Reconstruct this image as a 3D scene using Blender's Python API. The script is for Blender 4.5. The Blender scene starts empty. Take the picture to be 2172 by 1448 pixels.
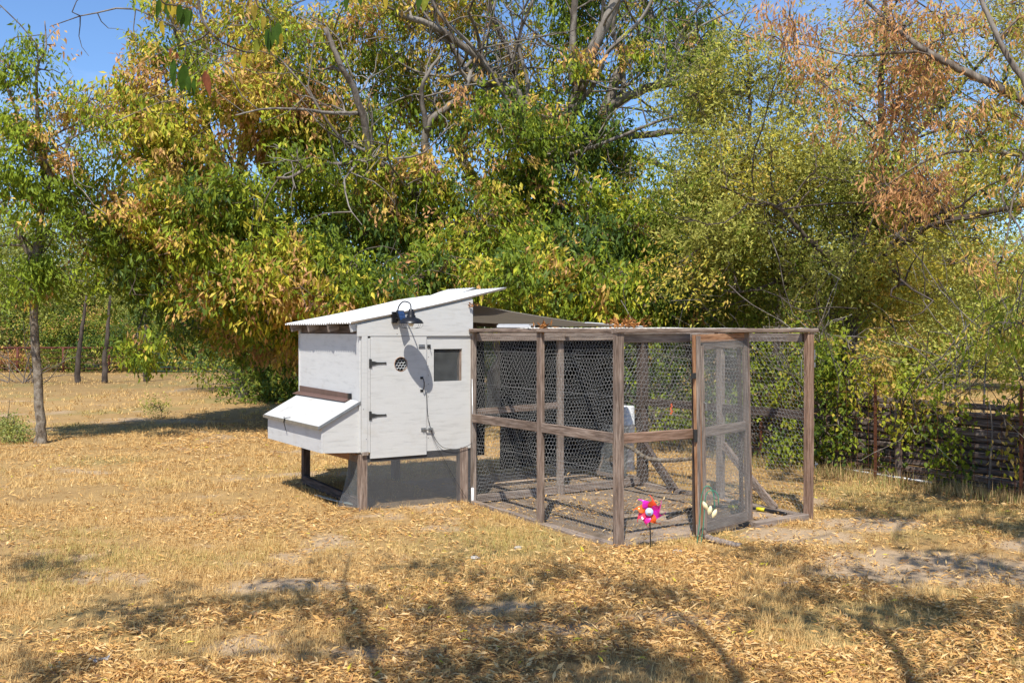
import bpy, bmesh, math, random
import numpy as np
from mathutils import Vector, Matrix

rnd = random.Random(7)
rg = np.random.default_rng(11)
sc = bpy.context.scene
COL = sc.collection
R = math.radians

# ------------------------------------------------------------------ camera, sky, sun
CAM_Z = 1.85
cd = bpy.data.cameras.new('camera')
cam = bpy.data.objects.new('camera', cd)
COL.objects.link(cam)
cam.location = (0, 0, CAM_Z)
cam.rotation_euler = (R(90), 0, 0)
cd.sensor_width = 36
cd.lens = 36 * 2100 / 2172
cd.shift_y = -26 / 2172
cd.clip_start = 0.05
cd.clip_end = 3000
sc.camera = cam

SUN_DIR = Vector((0.077, 0.568, -0.82)).normalized()      # way the light travels
SUN_EL = math.asin(-SUN_DIR.z)
world = bpy.data.worlds.new("World")
sc.world = world
world.use_nodes = True
wn, wl = world.node_tree.nodes, world.node_tree.links
wn.clear()
wout = wn.new('ShaderNodeOutputWorld')
bg = wn.new('ShaderNodeBackground')
sky = wn.new('ShaderNodeTexSky')
sky.sky_type = 'NISHITA'
sky.sun_disc = False
sky.sun_elevation = SUN_EL
sky.sun_rotation = math.atan2(-SUN_DIR.x, -SUN_DIR.y)
sky.altitude = 200
sky.air_density = 1.0
sky.dust_density = 0.15
sky.ozone_density = 2.5
geo = wn.new('ShaderNodeTexCoord')
mp = wn.new('ShaderNodeMapping'); mp.inputs['Scale'].default_value = (1.2, 1.2, 5.0)
cl = wn.new('ShaderNodeTexNoise'); cl.inputs['Scale'].default_value = 2.4; cl.inputs['Detail'].default_value = 8; cl.inputs['Roughness'].default_value = .62
cr = wn.new('ShaderNodeMapRange'); cr.inputs[1].default_value = .50; cr.inputs[2].default_value = .80; cr.inputs[3].default_value = 0.0; cr.inputs[4].default_value = .40
mix = wn.new('ShaderNodeMixRGB'); mix.inputs[2].default_value = (7.2, 8.0, 9.2, 1)
wl.new(geo.outputs['Generated'], mp.inputs['Vector']); wl.new(mp.outputs[0], cl.inputs['Vector'])
wl.new(cl.outputs['Fac'], cr.inputs[0]); wl.new(cr.outputs[0], mix.inputs[0])
tint = wn.new('ShaderNodeMixRGB'); tint.blend_type = 'MULTIPLY'; tint.inputs[0].default_value = 1; tint.inputs[2].default_value = (.80, .97, 1.18, 1)
wl.new(sky.outputs[0], tint.inputs[1]); wl.new(tint.outputs[0], mix.inputs[1]); wl.new(mix.outputs[0], bg.inputs[0])
bg.inputs[1].default_value = 0.10
wl.new(bg.outputs[0], wout.inputs[0])

sd_ = bpy.data.lights.new('sun', 'SUN')
sd_.energy = 4.2
sd_.angle = R(0.53)
sd_.color = (1.0, 0.95, 0.87)
sun = bpy.data.objects.new('sun', sd_)
COL.objects.link(sun)
sun.rotation_euler = SUN_DIR.to_track_quat('-Z', 'Y').to_euler()
sun.location = (-3, -20, 30)

sc.view_settings.view_transform = 'Standard'
sc.view_settings.look = 'None'
sc.view_settings.exposure = 0.62
sc.view_settings.gamma = 1
sc.view_settings.use_curve_mapping = False
sc.cycles.max_bounces = 7
sc.cycles.transparent_max_bounces = 8
sc.cycles.diffuse_bounces = 4

# ------------------------------------------------------------------ helpers
def P(px, py, d):
    """a point d metres in front of the camera, measured off the photograph"""
    return np.array([(px - 1086) / 2100 * d, d, CAM_Z - (py - 698) * d / 2100])

def tag(o, label=None, cat=None, group=None, kind=None):
    if label: o['label'] = label
    if cat: o['category'] = cat
    if group: o['group'] = group
    if kind: o['kind'] = kind
    return o

def empty(name, loc=(0, 0, 0), rz=0.0):
    o = bpy.data.objects.new(name, None)
    o.empty_display_size = .2
    o.location = loc
    o.rotation_euler = (0, 0, rz)
    COL.objects.link(o)
    return o

def link(name, me, mat, parent=None):
    o = bpy.data.objects.new(name, me)
    if mat and not me.materials: me.materials.append(mat)
    COL.objects.link(o)
    if parent: o.parent = parent
    return o

def mesh_np(name, V, F, mat, parent=None, cols=None, smooth=False):
    """V (n,3), F (m,k) with k = 3 or 4, or a list of such arrays"""
    me = bpy.data.meshes.new(name)
    V = np.asarray(V, dtype=np.float32)
    Fs = F if isinstance(F, list) else [F]
    Fs = [np.asarray(f, dtype=np.int32) for f in Fs if len(f)]
    me.vertices.add(len(V)); me.vertices.foreach_set('co', V.ravel())
    idx = np.concatenate([f.ravel() for f in Fs])
    tot = np.concatenate([np.full(len(f), f.shape[1], np.int32) for f in Fs])
    st = np.concatenate([[0], np.cumsum(tot)[:-1]]).astype(np.int32)
    me.loops.add(len(idx)); me.loops.foreach_set('vertex_index', idx)
    me.polygons.add(len(tot)); me.polygons.foreach_set('loop_start', st)
    me.polygons.foreach_set('loop_total', tot)
    me.polygons.foreach_set('use_smooth', np.full(len(tot), bool(smooth)))
    if cols is not None:
        a = me.color_attributes.new('Col', 'FLOAT_COLOR', 'POINT')
        c = np.ones((len(V), 4), np.float32); c[:, :3] = cols
        a.data.foreach_set('color', c.ravel())
    me.update(calc_edges=True)
    return link(name, me, mat, parent)

class MB:
    """collects shapes that form ONE mesh object"""
    def __init__(s): s.V = []; s.Q = []; s.T = []; s.n = 0
    def add(s, V, Q=None, T=None):
        V = np.asarray(V, float)
        if Q is not None and len(Q): s.Q.append(np.asarray(Q) + s.n)
        if T is not None and len(T): s.T.append(np.asarray(T) + s.n)
        s.V.append(V); s.n += len(V); return s
    def box(s, c, size, M=None):
        c = np.array(c, float); h = np.array(size, float) / 2
        v = np.array([[x, y, z] for x in (-1, 1) for y in (-1, 1) for z in (-1, 1)]) * h
        if M is not None: v = v @ np.array(M.to_3x3()).T
        return s.add(v + c, [[0, 1, 3, 2], [4, 6, 7, 5], [0, 4, 5, 1], [2, 3, 7, 6], [0, 2, 6, 4], [1, 5, 7, 3]])
    def tube(s, pts, rad, n=6, cap=True):
        pts = np.asarray(pts, float); m = len(pts)
        rad = np.broadcast_to(np.asarray(rad, float), (m,)) if np.ndim(rad) == 0 else np.asarray(rad, float)
        t = np.gradient(pts, axis=0); t /= np.linalg.norm(t, axis=1)[:, None] + 1e-9
        a = np.array([0, 0, 1.]) if abs(t[0, 2]) < .8 else np.array([1., 0, 0])
        x = np.cross(t[0], a); x /= np.linalg.norm(x)
        ang = np.arange(n) * 2 * math.pi / n
        V = []
        for i in range(m):
            x = x - t[i] * (x @ t[i]); x /= np.linalg.norm(x) + 1e-9
            y = np.cross(t[i], x)
            V.append(pts[i] + rad[i] * (np.cos(ang)[:, None] * x + np.sin(ang)[:, None] * y))
        V = np.concatenate(V)
        Q = [[i * n + j, i * n + (j + 1) % n, (i + 1) * n + (j + 1) % n, (i + 1) * n + j] for i in range(m - 1) for j in range(n)]
        T = []
        if cap:
            V = np.concatenate([V, pts[:1], pts[-1:]])
            T = [[(j + 1) % n, j, m * n] for j in range(n)] + [[(m - 1) * n + j, (m - 1) * n + (j + 1) % n, m * n + 1] for j in range(n)]
        return s.add(V, Q, T)
    def lathe(s, prof, c=(0, 0, 0), n=24, M=None):
        prof = np.asarray(prof, float); ang = np.arange(n) * 2 * math.pi / n
        V = np.concatenate([np.stack([r * np.cos(ang), r * np.sin(ang), np.full(n, z)], 1) for r, z in prof])
        if M is not None: V = V @ np.array(M.to_3x3()).T
        Q = [[i * n + j, i * n + (j + 1) % n, (i + 1) * n + (j + 1) % n, (i + 1) * n + j] for i in range(len(prof) - 1) for j in range(n)]
        return s.add(V + np.array(c), Q)
    def build(s, name, mat, parent=None, smooth=False):
        F = []
        if s.Q: F.append(np.concatenate(s.Q))
        if s.T: F.append(np.concatenate(s.T))
        return mesh_np(name, np.concatenate(s.V), F, mat, parent, smooth=smooth)

def segs(P0, P1, r, n=3):
    """many thin straight wires at once: arrays of prism vertices and quads"""
    P0 = np.asarray(P0, float); P1 = np.asarray(P1, float)
    t = P1 - P0; t /= np.linalg.norm(t, axis=1)[:, None] + 1e-9
    a = np.where(np.abs(t[:, 2:3]) < .8, np.array([[0, 0, 1.]]), np.array([[1., 0, 0]]))
    x = np.cross(t, a); x /= np.linalg.norm(x, axis=1)[:, None] + 1e-9
    y = np.cross(t, x)
    ang = np.arange(n) * 2 * math.pi / n + .5
    off = r * (np.cos(ang)[None, :, None] * x[:, None] + np.sin(ang)[None, :, None] * y[:, None])
    V = np.concatenate([P0[:, None] + off, P1[:, None] + off], 1).reshape(-1, 3)
    b = (np.arange(len(P0)) * 2 * n)[:, None]
    Q = np.concatenate([np.stack([b[:, 0] + j, b[:, 0] + (j + 1) % n, b[:, 0] + n + (j + 1) % n, b[:, 0] + n + j], 1) for j in range(n)])
    return V, Q

def beam(name, p0, p1, w, h, mat, parent=None, side=(0, 0, 1), ch=.004, label=None):
    """timber from p0 to p1; w is measured along side, h across it; grain follows local z"""
    p0, p1 = Vector(p0), Vector(p1)
    z = (p1 - p0); L = z.length; z.normalize()
    x = Vector(side); x = (x - z * x.dot(z)).normalized(); y = z.cross(x)
    a, b = w / 2, h / 2
    ring = [(a - ch, -b), (a, -b + ch), (a, b - ch), (a - ch, b), (-a + ch, b), (-a, b - ch), (-a, -b + ch), (-a + ch, -b)]
    V = []; N = 3
    for k in range(N):
        f = k / (N - 1)
        wob = (0, 0) if k in (0, N - 1) else (rnd.uniform(-.002, .002), rnd.uniform(-.002, .002))
        V += [(X + wob[0], Y + wob[1], L * f) for X, Y in ring]
    me = bpy.data.meshes.new(name)
    F = [[k * 8 + j, k * 8 + (j + 1) % 8, (k + 1) * 8 + (j + 1) % 8, (k + 1) * 8 + j] for k in range(N - 1) for j in range(8)]
    F += [list(range(7, -1, -1)), [(N - 1) * 8 + j for j in range(8)]]
    me.from_pydata(V, [], F)
    me.polygons.foreach_set('use_smooth', np.zeros(len(F), bool))
    o = link(name, me, mat, parent)
    M = Matrix((x, y, z)).transposed().to_4x4(); M.translation = p0
    o.matrix_local = M
    if label: o['label'] = label
    return o

def smoothline(pts, rad, sub=4, jit=0.0, rs=None):
    """Catmull-Rom through the points"""
    pts = np.asarray(pts, float); rad = np.asarray(rad, float)
    Pp = np.vstack([2 * pts[0] - pts[1], pts, 2 * pts[-1] - pts[-2]])
    out = []; ro = []
    for i in range(1, len(Pp) - 2):
        for k in range(sub):
            t = k / sub
            out.append(.5 * ((2 * Pp[i]) + (Pp[i + 1] - Pp[i - 1]) * t + (2 * Pp[i - 1] - 5 * Pp[i] + 4 * Pp[i + 1] - Pp[i + 2]) * t * t + (-Pp[i - 1] + 3 * Pp[i] - 3 * Pp[i + 1] + Pp[i + 2]) * t ** 3))
            ro.append(rad[i - 1] * (1 - t) + rad[i] * t)
    out.append(pts[-1]); ro.append(rad[-1])
    out = np.array(out); ro = np.array(ro)
    if jit and rs is not None:
        out[1:-1] += rs.normal(0, 1, out[1:-1].shape) * (ro[1:-1, None] * jit)
    return out, ro

def hash2(ix, iy, s):
    h = (ix.astype(np.int64) * 374761393 + iy.astype(np.int64) * 668265263 + s * 1442695041) & 0x7fffffff
    h = ((h ^ (h >> 13)) * 1274126177) & 0x7fffffff
    return ((h ^ (h >> 16)) & 0xffff) / 65535.0
def vn(x, y, s=0):
    x0 = np.floor(x); y0 = np.floor(y); fx = x - x0; fy = y - y0
    fx = fx * fx * (3 - 2 * fx); fy = fy * fy * (3 - 2 * fy)
    a = hash2(x0, y0, s); b = hash2(x0 + 1, y0, s); c = hash2(x0, y0 + 1, s); d = hash2(x0 + 1, y0 + 1, s)
    return (a * (1 - fx) + b * fx) * (1 - fy) + (c * (1 - fx) + d * fx) * fy
def fbm(x, y, s=0, o=4):
    v = 0; a = .5; n = 0
    for k in range(o):
        v = v + a * vn(x * 2 ** k, y * 2 ** k, s + k); n += a; a *= .5
    return v / n
def sstep(a, b, x):
    t = np.clip((x - a) / (b - a), 0, 1); return t * t * (3 - 2 * t)

# ------------------------------------------------------------------ materials
def newmat(name):
    m = bpy.data.materials.new(name); m.use_nodes = True
    n = m.node_tree.nodes; l = m.node_tree.links
    return m, n, l, n['Principled BSDF']
def mathn(n, op, a=None, b=None):
    x = n.new('ShaderNodeMath'); x.operation = op
    if a is not None: x.inputs[0].default_value = a
    if b is not None: x.inputs[1].default_value = b
    return x
def ramp(n, stops):
    r = n.new('ShaderNodeValToRGB'); e = r.color_ramp.elements
    e[0].position, e[0].color = stops[0][0], (*stops[0][1], 1)
    e[1].position, e[1].color = stops[-1][0], (*stops[-1][1], 1)
    for p, c in stops[1:-1]:
        k = e.new(p); k.color = (*c, 1)
    return r
def noise(n, l, scale, detail=4, rough=.55, stretch=None, coord='Object'):
    tc = n.new('ShaderNodeTexCoord'); t = n.new('ShaderNodeTexNoise')
    t.inputs['Scale'].default_value = scale; t.inputs['Detail'].default_value = detail; t.inputs['Roughness'].default_value = rough
    if stretch:
        m = n.new('ShaderNodeMapping'); m.inputs['Scale'].default_value = stretch
        oi = n.new('ShaderNodeObjectInfo')
        mu = n.new('ShaderNodeVectorMath'); mu.operation = 'SCALE'; mu.inputs[3].default_value = 13.0
        cb = n.new('ShaderNodeCombineXYZ')
        for k in range(3): l.new(oi.outputs['Random'], cb.inputs[k])
        l.new(cb.outputs[0], mu.inputs[0]); l.new(mu.outputs[0], m.inputs['Location'])
        l.new(tc.outputs[coord], m.inputs['Vector']); l.new(m.outputs[0], t.inputs['Vector'])
    else: l.new(tc.outputs[coord], t.inputs['Vector'])
    return t
def bump(n, l, bs, src, strength=.3, dist=.003):
    b = n.new('ShaderNodeBump'); b.inputs['Strength'].default_value = strength; b.inputs['Distance'].default_value = dist
    l.new(src, b.inputs['Height']); l.new(b.outputs[0], bs.inputs['Normal'])
def plain(name, c, rough=.6, metal=0.0, spec=.4, var=.12, scale=14.):
    m, n, l, b = newmat(name)
    t = noise(n, l, scale, 5)
    r = ramp(n, [(.3, tuple(x * (1 - var) for x in c)), (.7, tuple(min(1, x * (1 + var)) for x in c))])
    l.new(t.outputs['Fac'], r.inputs[0]); l.new(r.outputs[0], b.inputs['Base Color'])
    b.inputs['Roughness'].default_value = rough; b.inputs['Metallic'].default_value = metal; b.inputs['Specular IOR Level'].default_value = spec
    return m
def wood(name, dark, mid, light, rough=.85, bs=.5):
    m, n, l, b = newmat(name)
    g = noise(n, l, 9, 7, .65, (5.5, 5.5, .45)); g2 = noise(n, l, 40, 4, .6, (3, 3, .25)); k = noise(n, l, 2.2, 3, .5, (1, 1, .8))
    r = ramp(n, [(.28, dark), (.47, mid), (.68, light)])
    l.new(g.outputs['Fac'], r.inputs[0])
    mx = n.new('ShaderNodeMixRGB'); mx.blend_type = 'MULTIPLY'; mx.inputs[0].default_value = .75
    r2 = ramp(n, [(.32, (.45, .42, .40)), (.5, (1, 1, 1)), (.75, (1.15, 1.12, 1.1))])
    l.new(g2.outputs['Fac'], r2.inputs[0]); l.new(r.outputs[0], mx.inputs[1]); l.new(r2.outputs[0], mx.inputs[2])
    mx2 = n.new('ShaderNodeMixRGB'); mx2.blend_type = 'MULTIPLY'; mx2.inputs[0].default_value = .6
    r3 = ramp(n, [(.3, (.62, .60, .60)), (.65, (1.15, 1.1, 1.05))]); l.new(k.outputs['Fac'], r3.inputs[0])
    l.new(mx.outputs[0], mx2.inputs[1]); l.new(r3.outputs[0], mx2.inputs[2]); l.new(mx2.outputs[0], b.inputs['Base Color'])
    b.inputs['Roughness'].default_value = rough; b.inputs['Specular IOR Level'].default_value = .2
    bump(n, l, b, g.outputs['Fac'], bs, .004)
    return m
def paint(name, c, stain=(.45, .42, .36), axis=(1.0, 1.0, 7.0)):
    """brushed white paint over plywood: faint raised grain, scuffs and dirt"""
    m, n, l, b = newmat(name)
    g = noise(n, l, 5, 6, .6, axis); d = noise(n, l, 3.0, 8, .7); s = noise(n, l, 60, 3, .6)
    r = ramp(n, [(.25, tuple(x * .82 for x in c)), (.46, c), (.8, tuple(min(.92, x * 1.06) for x in c))])
    l.new(g.outputs['Fac'], r.inputs[0])
    dm = ramp(n, [(.55, (0, 0, 0)), (.78, (.75, .75, .75))]); l.new(d.outputs['Fac'], dm.inputs[0])
    mx = n.new('ShaderNodeMixRGB'); mx.inputs[2].default_value = (*stain, 1)
    l.new(dm.outputs[0], mx.inputs[0]); l.new(r.outputs[0], mx.inputs[1])
    sm = ramp(n, [(.70, (0, 0, 0)), (.76, (.6, .6, .6))]); l.new(s.outputs['Fac'], sm.inputs[0])
    mx2 = n.new('ShaderNodeMixRGB'); mx2.inputs[2].default_value = (.33, .29, .24, 1)
    l.new(sm.outputs[0], mx2.inputs[0]); l.new(mx.outputs[0], mx2.inputs[1]); l.new(mx2.outputs[0], b.inputs['Base Color'])
    b.inputs['Roughness'].default_value = .62; b.inputs['Specular IOR Level'].default_value = .3
    bump(n, l, b, g.outputs['Fac'], .35, .004)
    return m
def leafmat(name, trans=.28, rough=.5):
    m, n, l, b = newmat(name)
    at = n.new('ShaderNodeAttribute'); at.attribute_name = 'Col'
    l.new(at.outputs['Color'], b.inputs['Base Color'])
    b.inputs['Roughness'].default_value = rough; b.inputs['Specular IOR Level'].default_value = .18
    tr = n.new('ShaderNodeBsdfTranslucent'); mx = n.new('ShaderNodeMixShader'); mx.inputs[0].default_value = trans
    l.new(at.outputs['Color'], tr.inputs[0]); l.new(b.outputs[0], mx.inputs[1]); l.new(tr.outputs[0], mx.inputs[2])
    l.new(mx.outputs[0], n['Material Output'].inputs[0])
    return m

M_leaf = leafmat('leaf', .36)
M_dry = leafmat('dry_grass', .2, .8)
M_wood = wood('weathered_timber', (.08, .055, .042), (.21, .155, .12), (.36, .29, .24))
M_wood_red = wood('weathered_red_timber', (.09, .05, .033), (.23, .145, .10), (.36, .25, .19))
M_wood_orange = wood('orange_stained_timber', (.13, .06, .03), (.32, .165, .085), (.44, .27, .16))
M_wood_grey = wood('grey_timber', (.10, .08, .065), (.25, .20, .165), (.38, .33, .28))
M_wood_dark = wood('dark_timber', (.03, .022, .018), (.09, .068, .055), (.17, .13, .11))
M_log = wood('old_stacked_board', (.035, .025, .022), (.13, .10, .085), (.30, .25, .21), bs=.9)
M_white = paint('white_plywood', (.54, .535, .51))
M_white_side = paint('white_plywood_side', (.56, .56, .545), axis=(1, 1, 5))
M_lid = paint('white_lid', (.52, .515, .49), (.26, .20, .15), (1.6, 1.6, 1.6))
M_roof = plain('white_roof_metal', (.66, .66, .65), .4, 0, .4, .07, 2.2)
M_galv = plain('galvanised_steel', (.36, .37, .37), .38, .85, .5, .2, 30)
M_wire = plain('galvanised_wire', (.31, .31, .295), .45, .3, .5, .2, 8)
M_dark_mesh = plain('dark_grey_mesh', (.15, .152, .155), .7, .1, .3, .06, 12)
M_dull = plain('dull_grey_mesh', (.16, .165, .16), .7, .1, .3, .3, 12)
M_black = plain('black_metal', (.018, .018, .02), .35, .3, .5, .2, 20)
M_hinge = plain('dark_hinge_metal', (.05, .05, .048), .5, .4, .4, .3, 60)
M_cloth = plain('black_shade_cloth', (.010, .010, .011), .9, 0, .1, .25, 5)
M_tarp = plain('grey_tarp', (.36, .34, .31), .7, 0, .3, .08, 4)
_n = M_tarp.node_tree.nodes; _l = M_tarp.node_tree.links
_t = _n.new('ShaderNodeBsdfTranslucent'); _t.inputs[0].default_value = (.55, .51, .45, 1); _m = _n.new('ShaderNodeMixShader'); _m.inputs[0].default_value = .5
_l.new(_n['Principled BSDF'].outputs[0], _m.inputs[1]); _l.new(_t.outputs[0], _m.inputs[2]); _l.new(_m.outputs[0], _n['Material Output'].inputs[0])
M_brown = plain('brown_flashing', (.13, .075, .06), .45, 0, .4, .15, 9)
M_pvc = plain('white_plastic', (.72, .73, .73), .35, 0, .5, .05, 9)
M_rust = plain('rusty_steel', (.12, .045, .022), .8, .2, .3, .4, 25)
M_redp = plain('red_rusted_pipe', (.12, .036, .024), .7, .1, .3, .3, 12)
M_bark = None
def barkmat(name, dark, mid, light, sc_=(3, 3, .8), ps=1.1):
    m, n, l, b = newmat(name)
    g = noise(n, l, 3.2, 9, .68, sc_); p = noise(n, l, ps, 5, .65)
    r = ramp(n, [(.30, dark), (.5, mid), (.68, light)]); l.new(g.outputs['Fac'], r.inputs[0])
    pr = ramp(n, [(.45, (0, 0, 0)), (.62, (.8, .8, .8))]); l.new(p.outputs['Fac'], pr.inputs[0])
    mx = n.new('ShaderNodeMixRGB'); mx.inputs[2].default_value = (*light, 1)
    l.new(pr.outputs[0], mx.inputs[0]); l.new(r.outputs[0], mx.inputs[1]); l.new(mx.outputs[0], b.inputs['Base Color'])
    b.inputs['Roughness'].default_value = .9; b.inputs['Specular IOR Level'].default_value = .15
    bump(n, l, b, g.outputs['Fac'], .9, .03)
    return m
M_bark = barkmat('grey_bark', (.045, .035, .028), (.135, .11, .088), (.29, .26, .22))
M_bark_small = barkmat('lichened_bark', (.045, .034, .025), (.15, .115, .08), (.31, .27, .215), (7, 7, 3), 7.0)
M_barkd = barkmat('dark_bark', (.02, .016, .013), (.065, .05, .04), (.13, .105, .085))
M_twig = plain('twig_bark', (.15, .12, .095), .9, 0, .15, .35, 6)

# ------------------------------------------------------------------ ground
C0 = np.array([.909, 8.45]); UU = np.array([.845, .535]); VV = np.array([-.535, .845])
TH = math.atan2(.535, .845)
def gz(x, y):
    x = np.asarray(x, float); y = np.asarray(y, float)
    z = .085 * np.exp(-((x + 1.9) ** 2 + (y - 11.6) ** 2) / 1.6 ** 2)
    z = z + .03 * (fbm(x * .6 + 7, y * .6, 3) - .5) + .012 * (fbm(x * 3, y * 3, 5, 2) - .5)
    a = (x - C0[0]) * UU[0] + (y - C0[1]) * UU[1]; b = (x - C0[0]) * VV[0] + (y - C0[1]) * VV[1]
    inpen = sstep(-.3, .1, a) * sstep(2.8, 2.3, a) * sstep(-.3, .1, b) * sstep(4.8, 4.2, b)
    z = z * (1 - inpen) - .02 * inpen
    z = z + .012 * np.maximum(0, y - 26) * 0 + 1.2 * sstep(70, 300, y)
    return z
def pen_ab(x, y):
    return (x - C0[0]) * UU[0] + (y - C0[1]) * UU[1], (x - C0[0]) * VV[0] + (y - C0[1]) * VV[1]
def gmask(x, y):
    """where the sand is bare, where it is the soil of the pen, how thick the fallen leaves lie"""
    a, b = pen_ab(x, y)
    n1 = fbm(x * .9, y * .9, 21); n2 = fbm(x * 2.6, y * 2.6, 31)
    pen = ((a > -.02) & (a < 2.4) & (b > 0) & (b < 4.3)).astype(float)
    def bl(cx, cy, rx, ry): return np.exp(-(((x - cx) / rx) ** 2 + ((y - cy) / ry) ** 2) ** 1.3)
    sand = np.maximum.reduce([bl(3.15, 7.7, 1.15, .75), bl(4.0, 6.7, .9, .8), bl(3.35, 9.4, .8, .45), bl(2.6, 8.9, .6, .45), bl(4.6, 8.5, .6, .35) * .8,
                              bl(.1, 6.1, .8, .22) * .9, bl(1.0, 6.35, .6, .35) * .8, bl(-1.5, 7.1, .8, .3) * .8, bl(-.8, 5.7, .5, .2) * .7, bl(-2.3, 12.2, 1.1, .4) * .85,
                              bl(-4.6, 8.4, 1.2, .5) * .55, bl(-3.2, 9.6, .9, .3) * .6, bl(-7.5, 20, 4, .8) * .6])
    sand = sstep(.36, .80, sand + (n2 - .5) * .75 + (n1 - .5) * .3)
    sand = np.maximum(sand, .9 * sstep(.63, .72, n1 * .55 + n2 * .45))
    lit = bl(1.6, 6.2, 3.5, 1.6) + bl(3.0, 5.3, 3.5, 1.2) + .55 * bl(-2.0, 5.5, 3.2, .9) + .5 * bl(1.8, 8.0, 1.3, .7) + .6 * bl(4.6, 10, 1.6, 1.6) + .75 * bl(-4.0, 16, 3.2, 3.2) + .4 * bl(-7.5, 15.5, 3, 1.5) + .4 * bl(-2.5, 9.5, 2.5, 1) + .6 * bl(2.6, 13.5, 2.5, 1.2) + .5 * bl(2.5, 10.5, .8, 1.0) + .4 * bl(1.0, 10.6, 1.4, 1.3)
    lit = np.clip(lit, 0, 1.1) * sstep(.32, .62, fbm(x * 1.7, y * 1.7, 77)) * 1.1 + .08
    return pen, sand * (1 - pen), lit

def build_ground():
    def ax(lo, hi, a, b, st):
        c = np.arange(a, b, st); L = [c[0]]; s = st
        while L[-1] > lo: s *= 1.22; L.append(L[-1] - s)
        Rr = [c[-1]]; s = st
        while Rr[-1] < hi: s *= 1.22; Rr.append(Rr[-1] + s)
        return np.array(L[1:][::-1] + list(c) + Rr[1:])
    xs = ax(-700, 700, -9, 8, .085); ys = ax(-80, 1200, 4, 26, .085)
    X, Y = np.meshgrid(xs, ys); x = X.ravel(); y = Y.ravel()
    z = gz(x, y)
    V = np.stack([x, y, z], 1)
    nx = len(xs); i = np.arange(len(ys) - 1)[:, None] * nx + np.arange(nx - 1)[None]
    i = i.ravel(); F = np.stack([i, i + 1, i + nx + 1, i + nx], 1)
    pen, sand, lit = gmask(x, y)
    straw = np.array([.44, .29, .12]); strawb = np.array([.31, .195, .085]); sd = np.array([.42, .31, .20]); soil = np.array([.23, .175, .125])
    green = np.array([.20, .20, .07])
    f = fbm(x * 1.3, y * 1.3, 9)[:, None]
    c = straw * (1 - f) + strawb * f
    far = sstep(24, 34, y)[:, None]
    c = c * (1 - far * .25)
    gr = sstep(.56, .7, fbm(x * .5, y * .5, 55))[:, None] * .4
    c = c * (1 - gr) + green * gr
    c = c * (1 - sand[:, None]) + sd * sand[:, None]
    sp = soil * (1 + .9 * sstep(.5, .75, fbm(x * 2.0, y * 2.0, 41))[:, None] * np.array([1, 1, 1.08]))
    c = c * (1 - pen[:, None]) + sp * pen[:, None]
    m, n, l, b = newmat('dry_ground')
    at = n.new('ShaderNodeAttribute'); at.attribute_name = 'Col'
    t = noise(n, l, 7.0, 10, .72); t2 = noise(n, l, 90, 5, .7)
    r = ramp(n, [(.25, (.55, .52, .48)), (.5, (1, 1, 1)), (.8, (1.35, 1.3, 1.2))]); l.new(t.outputs['Fac'], r.inputs[0])
    r2 = ramp(n, [(.3, (.6, .57, .52)), (.5, (1, 1, 1)), (.7, (1.3, 1.28, 1.22))]); l.new(t2.outputs['Fac'], r2.inputs[0])
    mx = n.new('ShaderNodeMixRGB'); mx.blend_type = 'MULTIPLY'; mx.inputs[0].default_value = .8
    l.new(at.outputs['Color'], mx.inputs[1]); l.new(r.outputs[0], mx.inputs[2])
    mx2 = n.new('ShaderNodeMixRGB'); mx2.blend_type = 'MULTIPLY'; mx2.inputs[0].default_value = .8
    l.new(mx.outputs[0], mx2.inputs[1]); l.new(r2.outputs[0], mx2.inputs[2]); l.new(mx2.outputs[0], b.inputs['Base Color'])
    b.inputs['Roughness'].default_value = .95; b.inputs['Specular IOR Level'].default_value = .1
    bump(n, l, b, t2.outputs['Fac'], .8, .012)
    g = mesh_np('ground', V, F, m, cols=c, smooth=True)
    tag(g, kind='structure')
build_ground()

def leaf_arrays(c, ax, nr, L, W, fold=.18):
    """diamond shaped leaves folded along the midrib: 4 vertices, 2 triangles each"""
    ax = ax / (np.linalg.norm(ax, axis=1)[:, None] + 1e-9)
    sd = np.cross(ax, nr); sd /= np.linalg.norm(sd, axis=1)[:, None] + 1e-9
    n = np.cross(sd, ax)
    L = L[:, None]; W = W[:, None]
    a = c; t = c + ax * L
    m = c + ax * L * .42
    l_ = m + sd * W * .5 + n * W * fold; r_ = m - sd * W * .5 + n * W * fold
    V = np.stack([a, l_, t, r_], 1).reshape(-1, 3)
    b = np.arange(len(c)) * 4
    T = np.concatenate([np.stack([b, b + 1, b + 2], 1), np.stack([b, b + 2, b + 3], 1)])
    return V, T

def frustum_points(n, y0, y1, rs, margin=.5, pw=1.0):
    """points spread over the ground in view, thinned with distance by pw"""
    u = rs.random(n)
    if pw == 1.0: y = y0 + (y1 - y0) * u
    else: y = y0 * (y1 / y0) ** u
    x = (rs.random(n) * 2 - 1) * (y * 1100 / 2100 + margin)
    return x, y

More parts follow.
